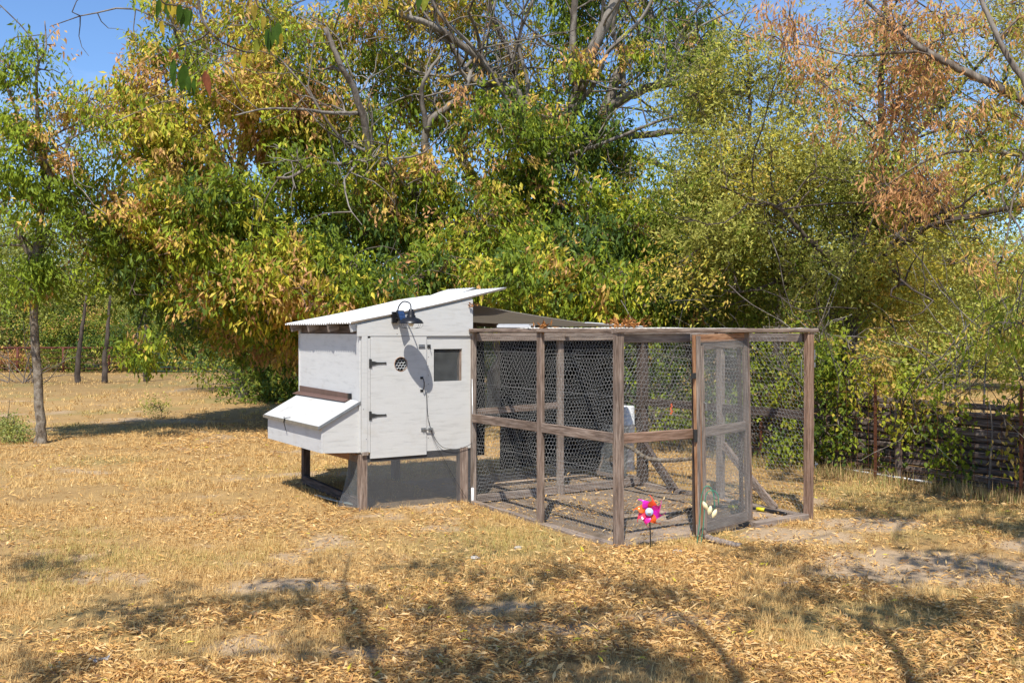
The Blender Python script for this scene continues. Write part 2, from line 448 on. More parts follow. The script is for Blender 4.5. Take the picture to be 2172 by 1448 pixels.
def build_grass():
    rs = np.random.default_rng(5)
    V = []; T = []; C = []; off = 0
    for n, y0, y1, Lr, Wr in ((330000, 4.9, 10.5, (.030, .085), (.0028, .0055)), (150000, 10.5, 19, (.035, .09), (.005, .010)), (60000, 19, 42, (.05, .13), (.014, .024))):
        tuft = rs.random((n // 9, 1))
        x, y = frustum_points(n // 9, y0, y1, rs)
        pen, sand, lit = gmask(x, y)
        dens = (1 - sand * .95) * (1 - pen * .96) * (.35 + .65 * sstep(.32, .55, fbm(x * 2.2, y * 2.2, 15)))
        dens *= (1 - .35 * np.clip(lit, 0, 1)) * (.25 + .75 * sstep(.38, .58, fbm(x * .8 + 5, y * .8, 17)))
        k = rs.random(len(x)) < dens; x = x[k]; y = y[k]; tuft = tuft[k]
        x = np.repeat(x, 11); y = np.repeat(y, 11); tf = np.repeat(tuft[:, 0], 11)
        sp = .022 if y0 < 10 else .04
        x = x + rs.normal(0, sp, len(x)); y = y + rs.normal(0, sp, len(x))
        m = len(x); z = gz(x, y) - .003
        L = rs.uniform(*Lr, m) * (.7 + .6 * tf); W = rs.uniform(*Wr, m)
        ang = rs.random(m) * 6.283; lean = rs.uniform(.25, 1.5, m)
        d = np.stack([np.cos(ang) * np.sin(lean), np.sin(ang) * np.sin(lean), np.cos(lean)], 1)
        s = np.stack([-np.sin(ang), np.cos(ang), np.zeros(m)], 1)
        base = np.stack([x, y, z], 1)
        v = np.stack([base - s * W[:, None] / 2, base + s * W[:, None] / 2, base + d * L[:, None]], 1).reshape(-1, 3)
        t = np.arange(m * 3).reshape(-1, 3) + off; off += m * 3
        a = np.array([.80, .55, .23]); b = np.array([.53, .33, .125]); g = np.array([.34, .34, .09])
        f = rs.random((m, 1)); c = a * f + b * (1 - f)
        gg = (sstep(.55, .72, fbm(x * .7, y * .7, 62))[:, None] * .55 + .04) * (rs.random((m, 1)) < .6)
        c = c * (1 - gg) + g * gg
        V.append(v); T.append(t); C.append(np.repeat(c, 3, 0))
    o = mesh_np('dry_grass', np.concatenate(V), np.concatenate(T), M_dry, cols=np.concatenate(C))
    tag(o, 'short dry straw coloured grass growing all over the yard', 'grass', kind='stuff')
build_grass()

def build_litter():
    rs = np.random.default_rng(6)
    V = []; T = []; C = []; off = 0
    for n, y0, y1, Lr in ((105000, 4.9, 10.5, (.030, .074)), (52000, 10.5, 19.5, (.045, .09)), (16000, 19.5, 40, (.07, .13))):
        x, y = frustum_points(n, y0, y1, rs)
        pen, sand, lit = gmask(x, y)
        a, b = pen_ab(x, y)
        under = ((a > -1.3) & (a < -.02) & (b > 2.5) & (b < 4.3))
        dens = (lit + .12 * sand) * (1 - .60 * sand) * (1 - .35 * pen) * np.where(under, .3, 1)
        k = rs.random(n) < dens; x = x[k]; y = y[k]; m = len(x)
        L = rs.uniform(*Lr, m); W = L * rs.uniform(.14, .32, m)
        ang = rs.random(m) * 6.283; el = rs.normal(.08, .22, m)
        ax = np.stack([np.cos(ang) * np.cos(el), np.sin(ang) * np.cos(el), np.sin(el)], 1)
        nr = rs.normal(0, .45, (m, 3)); nr[:, 2] = np.abs(nr[:, 2]) + .8
        z = gz(x, y) + .006 + np.abs(rs.normal(0, .009, m)) + .018 * sstep(.45, .9, lit[k])
        v, t = leaf_arrays(np.stack([x, y, z], 1), ax, nr, L, W, .35)
        pal = np.array([[.70, .45, .17], [.60, .35, .12], [.76, .54, .26], [.44, .24, .09], [.28, .16, .08], [.60, .52, .06]])
        idx = rs.choice(6, m, p=[.36, .27, .17, .12, .07, .01])
        c = pal[idx] * rs.uniform(.85, 1.2, (m, 1))
        V.append(v); T.append(t + off); off += len(v); C.append(np.repeat(c, 4, 0))
    o = mesh_np('leaf_litter', np.concatenate(V), np.concatenate(T), M_dry, cols=np.concatenate(C))
    tag(o, 'curled tan leaves fallen over the dry grass', 'fallen leaves', kind='stuff')
build_litter()

# ------------------------------------------------------------------ meshes of wire
def wire_panel(name, O, X, Z, W, H, parent, cell=.046, r=.00110, wav=.012, seed=1, mat=None, holes=None):
    """hexagonal chicken wire over a W x H panel"""
    O, X, Z = (np.array(q, float) for q in (O, X, Z)); N = np.cross(X, Z)
    pitch = cell * .80; nx = int(W / cell) + 1; nz = int(H / pitch)
    P0 = []; P1 = []
    i, j = np.meshgrid(np.arange(nx), np.arange(nz)); i = i.ravel(); j = j.ravel()
    cx = (i + .5 * (j % 2)) * cell; cz = j * pitch
    h = pitch * .30
    top = np.stack([cx, cz + h], 1); bot = np.stack([cx, cz - h], 1)
    ul = np.stack([cx - cell / 2, cz + pitch - h], 1); ur = np.stack([cx + cell / 2, cz + pitch - h], 1)
    A = np.concatenate([bot, top, top]); B = np.concatenate([top, ul, ur])
    k = (A[:, 0] >= 0) & (A[:, 0] <= W) & (B[:, 0] >= 0) & (B[:, 0] <= W) & (B[:, 1] <= H) & (A[:, 1] >= 0)
    A = A[k]; B = B[k]
    def to3(q):
        w = (fbm(q[:, 0] * 1.6 + seed * 9, q[:, 1] * 1.6, seed, 3) - .5) * 4.5 * wav
        dx = (fbm(q[:, 0] * 3 + seed * 3, q[:, 1] * 3, seed + 5, 2) - .5) * .07; dz = (fbm(q[:, 0] * 2.5 + 50, q[:, 1] * 3.5, seed + 15, 2) - .5) * .07 * np.clip(q[:, 1] / .2, 0, 1) * np.clip((H - q[:, 1]) / .2, 0, 1)
        return O + (q[:, :1] + dx[:, None]) * X + (q[:, 1:2] + dz[:, None]) * Z + w[:, None] * N
    V, Q = segs(to3(A), to3(B), r)
    o = mesh_np(name, V, Q, mat or M_wire, parent)
    o['kind'] = 'stuff'
    return o
def grid_panel(name, O, X, Z, W, H, parent, step=.0127, r=.0006, mat=None, fn=None):
    O, X, Z = (np.array(q, float) for q in (O, X, Z)); N = np.cross(X, Z)
    a = np.arange(0, W + 1e-6, step); b = np.arange(0, H + 1e-6, step)
    if fn is None:
        A = np.concatenate([np.stack([a, a * 0], 1), np.stack([b * 0, b], 1)]); B = np.concatenate([np.stack([a, a * 0 + H], 1), np.stack([b * 0 + W, b], 1)])
        w = 0
    else:
        K = 10; A = []; B = []
        for q in a:
            zz = np.linspace(0, H, K + 1); A += [(q, z) for z in zz[:-1]]; B += [(q, z) for z in zz[1:]]
        for q in b:
            zz = np.linspace(0, W, K + 1); A += [(z, q) for z in zz[:-1]]; B += [(z, q) for z in zz[1:]]
        A = np.array(A); B = np.array(B)
    def to3(q):
        p = O + q[:, :1] * X + q[:, 1:2] * Z
        return p if fn is None else p + fn(q)
    V, Q = segs(to3(A), to3(B), r)
    o = mesh_np(name, V, Q, mat or M_wire, parent); o['kind'] = 'stuff'
    return o

def plate_hole(mb, rect, hole, y0, y1):
    """a board in the xz plane from y0 to y1 with a hole (list of points, counter-clockwise)"""
    x0, z0, x1, z1 = rect
    hole = np.array(hole, float); c = hole.mean(0)
    def ray(a):
        d = np.array([math.cos(a), math.sin(a)]); t = 1e9
        for k, (lo, hi) in enumerate(((x0, x1), (z0, z1))):
            if d[k] > 1e-9: t = min(t, (hi - c[k]) / d[k])
            if d[k] < -1e-9: t = min(t, (lo - c[k]) / d[k])
        return c + d * t
    def hit(a):
        d = np.array([math.cos(a), math.sin(a)]); best = None
        for k in range(len(hole)):
            p, q = hole[k] - c, hole[(k + 1) % len(hole)] - c; e = q - p
            den = d[0] * e[1] - d[1] * e[0]
            if abs(den) < 1e-12: continue
            t = (p[0] * e[1] - p[1] * e[0]) / den; s = (p[0] * d[1] - p[1] * d[0]) / den
            if t > 0 and -1e-6 <= s <= 1 + 1e-6: best = c + d * t
        return best
    ang = sorted(set([round(math.atan2(p[1] - c[1], p[0] - c[0]), 6) for p in hole] + [round(math.atan2(z - c[1], x - c[0]), 6) for x in (x0, x1) for z in (z0, z1)]))
    n = len(ang); I = [hit(a) for a in ang]; O_ = [ray(a) for a in ang]
    V = [(p[0], y0, p[1]) for p in I] + [(p[0], y0, p[1]) for p in O_] + [(p[0], y1, p[1]) for p in I] + [(p[0], y1, p[1]) for p in O_]
    Q = []
    for k in range(n):
        m = (k + 1) % n
        Q += [[k, n + k, n + m, m], [2 * n + k, 2 * n + m, 3 * n + m, 3 * n + k], [k, m, 2 * n + m, 2 * n + k], [n + k, 3 * n + k, 3 * n + m, n + m]]
    mb.add(V, Q); return mb

# ------------------------------------------------------------------ the coop (local x to the right along its front, y back, z up)
KX, KY = C0 + VV * 2.528
coop = empty('chicken_coop', (KX, KY, 0), TH)
tag(coop, 'white plywood chicken coop on short legs with a slanted corrugated roof', 'chicken coop')
BW, BD, ZB = 1.268, 1.77, .60     # width, depth, floor
def roof_z(x): return 1.905 + (x + BW + .12) * .213
# walls
MB().box((-BW + .02, BD / 2, (ZB + 1.80) / 2), (.016, BD - .004, 1.80 - ZB)).build('wall', M_white_side, coop)['label'] = 'left side wall above the nest box'
mb = MB(); V = [(0, 0, ZB), (0, BD, ZB), (0, BD, 2.16), (0, 0, 2.16)]
mb.box((-.010, BD / 2, 1.38), (.016, BD - .04, 1.56)).build('wall', M_white_side, coop)['label'] = 'right side wall behind the run'
mb = MB().add([(-BW, BD - .01, ZB), (0, BD - .01, ZB), (0, BD - .01, 2.17), (-BW, BD - .01, 1.90), (-BW, BD - .026, ZB), (0, BD - .026, ZB), (0, BD - .026, 2.17), (-BW, BD - .026, 1.90)],
              [[1, 0, 3, 2], [4, 5, 6, 7], [0, 4, 7, 3], [1, 2, 6, 5], [0, 1, 5, 4]]); mb.build('wall', M_white_side, coop)['label'] = 'back wall'
MB().box((-BW / 2, BD / 2, ZB + .01), (BW - .05, BD - .06, .02)).build('floor_panel', M_wood_dark, coop)
# right front panel with its window opening
win = [(-.449, 1.304), (-.110, 1.304), (-.110, 1.643), (-.449, 1.643)]
wp = plate_hole(MB(), (-.535, .585, -.004, 1.775), win, -.012, .004).build('front_panel', M_white, coop)
wnd = empty('window'); wnd.parent = coop
beam('window_jamb', (-.118, .03, 1.30), (-.118, .03, 1.645), .03, .05, M_wood, wnd, side=(1, 0, 0))
g = grid_panel('window_mesh', (-.46, .008, 1.295), (1, 0, 0), (0, 0, 1), .36, .36, wnd, .0085, .0010, M_dull)
# gable board over the door
mb = MB(); A = -1.315; B_ = .012
pts = [(A, 1.781), (B_, 1.779), (B_, roof_z(B_) - .035), (A, roof_z(A) - .03)]
mb.add([(x, -.030, z) for x, z in pts] + [(x, -.014, z) for x, z in pts], [[0, 1, 2, 3], [7, 6, 5, 4], [0, 4, 5, 1], [1, 5, 6, 2], [2, 6, 7, 3], [3, 7, 4, 0]])
mb.build('gable_board', M_white, coop)
# corner trim
MB().box((-1.236, -.020, 1.197), (.062, .02, 1.166)).build('trim_board', M_white, coop)
MB().box((-1.189, -.017, 1.187), (.026, .016, 1.146)).build('trim_board', M_white, coop)
MB().box((-1.277, .03, 1.20), (.016, .075, 1.16)).build('trim_board', M_white_side, coop)
MB().box((-1.23, -.026, .606), (.070, .012, .035)).build('trim_block', M_wood_grey, coop)
# door with round vent
door = empty('door'); door.parent = coop
circ = [(-.835 + .070 * math.cos(a), 1.493 + .087 * math.sin(a) * .82 + 0) for a in np.linspace(0, 2 * math.pi, 29)[:-1]]
circ = [(-.835 + .072 * math.cos(a), 1.493 + .072 * math.sin(a)) for a in np.linspace(0, 2 * math.pi, 29)[:-1]]
plate_hole(MB(), (-1.172, .552, -.541, 1.776), circ, -.026, -.010).build('door_panel', M_white, door)
t = MB().tube([(x * 1.0, -.0265, z) for x, z in circ + circ[:1]], .003, 4, False).build('vent_rim', M_wood_orange, door)
def hexes_in_circle():
    P0 = []; P1 = []; cell = .034; pitch = .027; h = .008
    for j in range(-4, 5):
        for i in range(-4, 5):
            cx = (i + .5 * (j % 2)) * cell; cz = j * pitch
            for a, b in (((cx, cz - h), (cx, cz + h)), ((cx, cz + h), (cx - cell / 2, cz + pitch - h)), ((cx, cz + h), (cx + cell / 2, cz + pitch - h))):
                if max(math.hypot(*a), math.hypot(*b)) < .072:
                    P0.append((-.835 + a[0], -.006, 1.493 + a[1])); P1.append((-.835 + b[0], -.006, 1.493 + b[1]))
    V, Q = segs(P0, P1, .0023); return mesh_np('vent_mesh', V, Q, M_pvc, door)
hexes_in_circle()
def strap_hinge(z):
    m = MB().box((-1.178, -.030, z), (.022, .006, .088))
    pts = [(-1.166, z + .022), (-1.166, z - .022), (-1.13, z - .018), (-1.10, z - .010), (-1.02, z - .007), (-1.005, z - .010), (-.998, z), (-1.005, z + .010), (-1.02, z + .007), (-1.10, z + .010), (-1.13, z + .018)]
    n = len(pts)
    V = [(x, -.034, q) for x, q in pts] + [(x, -.0265, q) for x, q in pts] + [(-1.09, -.034, z), (-1.09, -.0265, z)]
    m.add(V, [[k, (k + 1) % n, n + (k + 1) % n, n + k] for k in range(n)], [[(k + 1) % n, k, 2 * n] for k in range(n)])
    m.tube([(-1.167, -.036, z - .04), (-1.167, -.036, z + .04)], .005, 8)
    for xx in (-1.145, -1.07, -1.015): m.lathe([(.0045, 0), (.003, .002), (0, .0025)], (xx, -.034, z), 8, Matrix.Rotation(R(90), 4, 'X'))
    m.build('hinge', M_hinge, door)
strap_hinge(1.508); strap_hinge(.983)
h = MB()
for z in (1.347, 1.215): h.box((-.598, -.029, z), (.034, .005, .024))
h.tube([(-.596, -.032, 1.345), (-.594, -.060, 1.335), (-.590, -.068, 1.30), (-.590, -.068, 1.262), (-.594, -.060, 1.227), (-.596, -.032, 1.217)], [.004, .0045, .006, .006, .0045, .004], 8)
h.build('handle', M_black, door)
m = MB().box((-.578, -.029, .812), (.055, .005, .036)).box((-.490, -.016, .806), (.05, .006, .034))
m.tube([(-.60, -.038, .812), (-.468, -.038, .806)], .006, 8)
for xx in (-.585, -.56, -.50, -.48): m.tube([(xx, -.026, .826), (xx, -.044, .82), (xx, -.044, .80), (xx, -.026, .796)], .0035, 6)
m.tube([(-.482, -.046, .806), (-.470, -.052, .785), (-.462, -.048, .768)], .004, 6)
m.build('slide_bolt', M_galv, door)
m = MB().box((-.598, -.029, 1.672), (.070, .005, .042)).tube([(-.632, -.036, 1.672), (-.565, -.036, 1.672)], .006, 8).build('latch_plate', M_galv, door)
m = MB().box((-.508, -.016, 1.672), (.036, .008, .036)).tube([(-.508, -.024, 1.672), (-.508, -.042, 1.668), (-.500, -.045, 1.64)], .004, 6).build('latch_keeper', M_hinge, coop)
for x, y, z in [(-.512, -.012, q) for q in (1.56, 1.47, 1.37, 1.28, 1.15, .95, .72)] + [(-1.25, -.031, 1.05), (-1.22, -.031, .75), (-.03, -.031, 1.80), (-.88, -.031, 1.80)]:
    MB().lathe([(.0045, 0), (.0, .002)], (x, y, z), 8, Matrix.Rotation(R(90), 4, 'X')).build('screw', M_hinge, coop)
# legs and sill of the coop
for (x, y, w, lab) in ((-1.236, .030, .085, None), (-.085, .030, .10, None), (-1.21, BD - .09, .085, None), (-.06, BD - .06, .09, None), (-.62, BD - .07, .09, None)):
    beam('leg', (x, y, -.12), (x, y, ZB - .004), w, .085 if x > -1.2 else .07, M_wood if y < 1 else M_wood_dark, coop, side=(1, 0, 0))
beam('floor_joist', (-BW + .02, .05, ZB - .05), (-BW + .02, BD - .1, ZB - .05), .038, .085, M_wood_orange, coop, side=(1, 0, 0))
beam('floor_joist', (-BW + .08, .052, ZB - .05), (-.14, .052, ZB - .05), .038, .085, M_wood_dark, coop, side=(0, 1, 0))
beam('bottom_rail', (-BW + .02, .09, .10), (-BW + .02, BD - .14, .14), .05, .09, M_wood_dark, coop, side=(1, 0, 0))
# mesh skirt in front and the loose flap at the left leg
grid_panel('mesh_skirt', (-1.20, -.010, .0), (1, 0, 0), (0, 0, 1), 1.19, .60, coop, .0085, .00105, M_dark_mesh)
def flap(q): 
    b = 1 - q[:, 1] / .52
    return np.stack([-.13 * b ** 2.2 * (q[:, 0] / .22) - .0 * b, .03 * np.sin(b * 4), 0 * b], 1)
grid_panel('mesh_flap', (-1.272, .03, .06), (0, 1, 0), (0, 0, 1), .24, .52, coop, .009, .0009, M_wire, flap)
# corrugated roof: three sheets, laid from the back forward
def sheet(y0, y1, x0, x1, lift, tip):
    nx = 15; pitch = .064; ny = max(12, int((y1 - y0) / pitch * 8))
    xs = np.linspace(x0, x1, nx); ys = np.linspace(y0, y1, ny)
    X, Y = np.meshgrid(xs, ys); f = (X - x0) / (x1 - x0)
    Z = roof_z(X) + .011 * np.sin(2 * np.pi * Y / pitch) + lift - .018 * np.sin(np.pi * f) + tip * sstep(.78, 1.0, f)
    X = X + .012 * np.sin(Y * 5) * (f > .9)
    top = np.stack([X, Y, Z], 2).reshape(-1, 3); bot = top - [0, 0, .003]
    i = (np.arange(ny - 1)[:, None] * nx + np.arange(nx - 1)[None]).ravel(); n = nx * ny
    Q = [np.stack([i, i + 1, i + nx + 1, i + nx], 1), np.stack([i, i + nx, i + nx + 1, i + 1], 1) + n]
    e = np.arange(nx - 1); Q.append(np.stack([e, e + n, e + 1 + n, e + 1], 1)); e2 = e + nx * (ny - 1); Q.append(np.stack([e2, e2 + 1, e2 + 1 + n, e2 + n], 1))
    e = np.arange(ny - 1) * nx; Q.append(np.stack([e, e + nx, e + nx + n, e + n], 1)); e2 = e + nx - 1; Q.append(np.stack([e2, e2 + n, e2 + nx + n, e2 + nx], 1))
    mesh_np('roof_sheet', np.concatenate([top, bot]), np.concatenate(Q), M_roof, coop, smooth=True)
sheet(1.22, 1.86, -BW - .125, .40, .004, -.030)
sheet(.60, 1.245, -BW - .12, .41, .002, .030)
sheet(-.05, .625, -BW - .12, .43, .010, -.004)
for x in (-1.2, -.6, 0.0):
    for y in np.arange(.1, 1.8, .42): MB().lathe([(.009, 0), (.007, .006), (0, .008)], (x, y, roof_z(x) - .006), 8).build('screw', M_galv, coop)
for y in (.02, .62, 1.20, 1.73):
    beam('rafter', (-BW - .10, y, roof_z(-BW - .10) - .052), (.02, y, roof_z(.02) - .052), .038, .075, M_white if y < .1 else M_wood_grey, coop, side=(0, 1, 0))
beam('eave_board', (-BW + .03, .05, 1.845), (-BW + .03, BD - .05, 1.845), .022, .09, M_wood_dark, coop, side=(1, 0, 0))
# nest box on the left wall
nest = empty('nest_box'); nest.parent = coop
xf, zf, zh = -BW - .409, .895, 1.115
y0, y1 = .012, 1.62
MB().box((xf + .008, (y0 + y1) / 2, (.635 + zf) / 2), (.016, y1 - y0, zf - .635)).build('front_board', M_white_side, nest)
for y in (y0, y1 - .016):
    pr = [(xf + .017, .635), (-BW - .002, .615), (-BW - .002, zh - .012), (xf + .017, zf)]
    MB().add([(x, y, z) for x, z in pr] + [(x, y + .016, z) for x, z in pr], [[0, 1, 2, 3], [7, 6, 5, 4], [0, 4, 5, 1], [1, 5, 6, 2], [2, 6, 7, 3], [3, 7, 4, 0]]).build('end_board', M_white, nest)
MB().add([(xf + .017, y0 + .017, .638), (-BW - .003, y0 + .017, .618), (-BW - .003, y1 - .017, .618), (xf + .017, y1 - .017, .638), (xf + .017, y0 + .017, .650), (-BW - .003, y0 + .017, .630), (-BW - .003, y1 - .017, .630), (xf + .017, y1 - .017, .650)],
         [[3, 2, 1, 0], [4, 5, 6, 7], [0, 1, 5, 4], [1, 2, 6, 5], [2, 3, 7, 6], [3, 0, 4, 7]]).build('bottom_board', M_wood_dark, nest)
def slope_box(name, xa, xb, ya, yb, za, zb, th, mat, par):
    V = [(xa, ya, za), (xb, ya, zb), (xb, yb, zb), (xa, yb, za)]
    V += [(x, y, z + th) for x, y, z in V]
    return MB().add(V, [[3, 2, 1, 0], [4, 5, 6, 7], [0, 1, 5, 4], [1, 2, 6, 5], [2, 3, 7, 6], [3, 0, 4, 7]]).build(name, mat, par)
lid = slope_box('lid', xf - .035, -BW - .004, y0 - .008, y1 + .03, zf - .012, zh + .002, .016, M_lid, nest)
slope_box('trim', xf - .038, -BW - .004, y0 - .022, y0 - .010, zf - .030, zh - .014, .030, M_galv, lid)
slope_box('trim', xf - .038, -BW - .004, y0 - .030, y0 - .023, zf - .022, zh - .006, .008, M_galv, lid)
MB().box((xf - .042, (y0 + y1) / 2, zf - .010), (.010, y1 - y0 + .06, .032)).build('trim', M_galv, lid)
# brown flashing
MB().add([(-BW + .009, .28, 1.125), (-BW + .009, 1.72, 1.14), (-BW + .009, 1.72, 1.205), (-BW + .009, .28, 1.19), (-BW - .004, .28, 1.125), (-BW - .004, 1.72, 1.14), (-BW - .004, 1.72, 1.205), (-BW - .004, .28, 1.19)],
         [[0, 1, 2, 3], [7, 6, 5, 4], [0, 4, 5, 1], [1, 5, 6, 2], [2, 6, 7, 3], [3, 7, 4, 0]]).build('flashing', M_brown, nest)
f2 = slope_box('flashing', -BW - .075, -BW - .005, .24, 1.76, 1.112, 1.138, .003, M_brown, nest)
MB().box((-BW - .008, .262, 1.165), (.03, .035, .06)).build('flashing_end', M_black, nest)
m = MB().tube([(xf - .055, .93, zf + .035), (xf - .052, .94, zf + .0), (xf - .046, .95, zf - .03)], .004, 6)
m.tube([(xf - .012, .86, zf + .03), (xf - .05, .91, zf + .02), (xf - .052, .95, zf - .02), (xf - .030, .955, zf - .10), (xf - .02, .96, zf - .125)], [.004, .005, .006, .0045, .003], 6)
m.build('hook', M_hinge, nest)

# ------------------------------------------------------------------ barn lamp, solar panel, cables
def lw(x, y, z):   # coop local to world
    return (KX + x * UU[0] + y * VV[0], KY + x * UU[1] + y * VV[1], z)
lx = -.842 + .0
lamp = empty('barn_lamp', lw(lx, -.03, 1.92), TH); tag(lamp, 'black gooseneck barn lamp with a wire cage over the coop door', 'wall lamp')
cy = -.24
m = MB().lathe([(0, .067), (.042, .066), (.046, .052), (.055, .045), (.085, .034), (.112, .014), (.126, -.008), (.127, -.014), (.122, -.014), (.108, .006), (.08, .024), (.045, .036), (0, .04)], (0, cy, 0), 32).build('shade', M_black, lamp, True)
m = MB().lathe([(0, .132), (.020, .132), (.024, .126), (.024, .108), (.037, .106), (.037, .070), (.046, .068), (.046, .058)], (0, cy, 0), 24).build('lamp_cap', M_black, lamp, True)
arc = [(-.055 + .0, .0, .035), (-.052, -.02, .06), (-.050, -.04, .12), (-.045, -.06, .165), (-.030, -.11, .205), (-.012, -.17, .205), (-.002, cy + .01, .18), (0, cy, .128)]
pp, rr = smoothline(arc, [.0065] * len(arc), 4)
MB().tube(pp, rr, 8).build('arm', M_black, lamp, True)
MB().lathe([(.035, 0), (.035, .008), (.03, .012), (0, .012)], (-.055, 0, .035), 16, Matrix.Rotation(R(90), 4, 'X')).build('mount', M_black, lamp)
m = MB()
for k in range(8):
    a = k * math.pi / 4 + .2
    m.tube([(.118 * math.cos(a), cy + .118 * math.sin(a), -.01), (.120 * math.cos(a), cy + .120 * math.sin(a), -.035), (.10 * math.cos(a), cy + .10 * math.sin(a), -.055), (.05 * math.cos(a), cy + .05 * math.sin(a), -.062)], .0014, 4)
for rr_, zz in ((.05, -.062),): m.tube([(rr_ * math.cos(a), cy + rr_ * math.sin(a), zz) for a in np.linspace(0, 6.283, 17)], .0014, 4, False)
m.build('cage', M_black, lamp)
M_bulb = plain('frosted_bulb', (.75, .74, .70), .2)
MB().lathe([(.014, .04), (.016, .015), (.028, -.006), (.030, -.022), (.02, -.040), (0, -.046)], (0, cy, 0), 16).build('bulb', M_bulb, lamp, True)

sol = empty('solar_panel', lw(-.89, -.032, 1.975), TH); tag(sol, 'small blue solar panel with black case beside the barn lamp', 'solar panel')
MB().box((-.03, -.016, -.005), (.05, .03, .115)).build('case', M_black, sol)
Mt = Matrix.Rotation(R(22), 4, 'Z') @ Matrix.Rotation(R(-22), 4, 'X')
fr = MB().box((.025, -.075, .0), (.105, .012, .135), Mt).build('frame', M_black, sol)
M_sol = plain('blue_solar_cell', (.03, .075, .19), .15, .2, .8, .1, 20)
nrm = Mt.to_3x3() @ Vector((0, -1, 0))
for i in range(2):
    for j in range(3):
        c = Vector((.025, -.075, .0)) + nrm * .008 + Mt.to_3x3() @ Vector(((i - .5) * .046, 0, (j - 1) * .040))
        MB().box(c, (.042, .004, .036), Mt).build('cell', M_sol, fr)
MB().tube([(-.02, -.025, -.02), (.0, -.05, -.01), (.02, -.07, 0)], .008, 8).build('bracket', M_black, sol)

def cable(pts, r, mat, label, sub=6):
    p, q = smoothline(pts, [r] * len(pts), sub)
    o = MB().tube(p, q, 5).build('cable', mat, None, True); return tag(o, label, 'cable')
M_cab = plain('black_cable', (.02, .02, .02), .5)
cable([lw(-.545, -.030, 1.20), lw(-.537, -.032, 1.02), lw(-.52, -.032, .90), lw(-.46, -.032, .74), lw(-.36, -.032, .62), lw(-.20, -.032, .585), lw(-.06, -.035, .61), lw(.02, -.045, .66)], .0028, M_cab, 'thin black cable drooping across the white panel to the run')
cable([lw(-.515, -.030, .90), lw(-.47, -.036, .72), lw(-.36, -.040, .52), lw(-.22, -.045, .28), lw(-.08, -.05, .06)], .0022, M_cab, 'thin black cable running down in front of the mesh skirt')

pole = empty('conduit_pole', lw(.0, -.045, 0)); tag(pole, 'slim grey metal conduit with a white foot at the coop corner', 'pole')
MB().tube([(0, 0, .14), (0.002, 0, .7), (-.004, 0, 1.32)], .0095, 10).build('pipe', M_galv, pole, True)
MB().lathe([(0, -.03), (.014, -.02), (.016, 0), (.016, .16), (.010, .165)], (0, 0, 0), 12).build('sleeve', M_pvc, pole, True)

# ------------------------------------------------------------------ the run (local x along its front, y along its left side)
run = empty('chicken_run', (C0[0], C0[1], 0), TH)
tag(run, 'weathered timber chicken run walled with hexagon wire and an open top', 'chicken run')
RW, RD = 2.375, 2.528; ZP = 1.815
def post(x, y, w=.088, d=.075, m=M_wood, z1=ZP, z0=-.1, lean=(0, 0)):
    return beam('post', (x + lean[0], y + lean[1], z0), (x, y, z1), w, d, m, run, side=(1, 0, 0), ch=.005)
post(0, 0, .088, .050); post(0, 1.19, .038, .088); post(RW, 0, .088, .06, M_wood_red, lean=(-.01, 0))
post(.02, RD - .03, .05, .05, M_wood_grey); post(1.17, RD, .075, .05, M_wood_grey); post(RW, RD, .11, .10, M_wood_dark)
post(RW, 1.22, .06, .085, M_wood_grey)
# flat plates on top
def plate(a, b, m=M_wood, w=.088, h=.040, z=1.837, side=None):
    d = Vector((b[0] - a[0], b[1] - a[1], 0)).normalized()
    return beam('top_plate', (a[0], a[1], z), (b[0], b[1], z), w, h, m, run, side=(-d.y, d.x, 0), ch=.008)
plate((-.05, 0), (RW + .09, 0)); plate((0, .046), (0, 1.20)); plate((0, 1.205), (0, RD - .04)); plate((RW, .046), (RW, RD), M_wood_grey); plate((.05, RD), (RW - .046, RD), M_wood_grey)
beam('top_rail', (.04, .03, 1.772), (.83, .03, 1.772), .075, .036, M_wood_grey, run)
beam('top_rail', (.04, RD - .06, 1.765), (RW - .06, RD - .06, 1.765), .085, .036, M_wood_grey, run)
beam('top_rail', (RW - .03, .05, 1.765), (RW - .03, RD - .06, 1.765), .085, .036, M_wood_grey, run)
beam('rafter', (1.19, .05, 1.790), (1.19, RD - .08, 1.790), .05, .036, M_wood_grey, run)
# middle rails
beam('middle_rail', (0, .028, .915), (-.004, 1.145, .915), .088, .034, M_wood, run)
beam('middle_rail', (0, 1.236, .913), (.0, RD - .06, .905), .088, .034, M_wood, run)
beam('middle_rail', (.047, 0, .915), (.86, 0, .912), .088, .034, M_wood_red, run)
beam('middle_rail', (.05, RD, .96), (1.13, RD, .99), .07, .034, M_wood, run)
beam('middle_rail', (RW, .035, 1.005), (RW, RD - .06, .985), .088, .034, M_wood_dark, run)
# sills
beam('sill', (0, .03, -.012), (0, 1.14, -.012), .05, .088, M_wood_grey, run)
beam('sill', (0, 1.24, -.01), (0, RD - .06, .0), .06, .06, M_wood_grey, run)
beam('sill', (.05, 0, -.014), (.84, 0, -.018), .05, .088, M_wood_grey, run)
beam('sill', (1.60, 0, .010), (RW - .05, 0, .018), .06, .088, M_wood_grey, run)
beam('sill', (.05, RD, .035), (1.12, RD, .035), .085, .05, M_wood_grey, run)
beam('sill', (1.22, RD, .035), (RW - .06, RD, .04), .085, .05, M_wood_grey, run)
beam('sill', (RW, .04, .0), (RW, RD - .06, .0), .05, .07, M_wood_grey, run)
beam('brace', (RW - .012, .42, .02), (RW - .012, 1.16, .60), .085, .034, M_wood, run)
beam('brace', (RW - .02, RD - .60, .0), (RW - .02, RD - .02, .50), .09, .06, M_wood_dark, run)
beam('jamb', (.885, 0, -.04), (.875, 0, 1.80), .045, .05, M_wood_dark, run, side=(1, 0, 0))
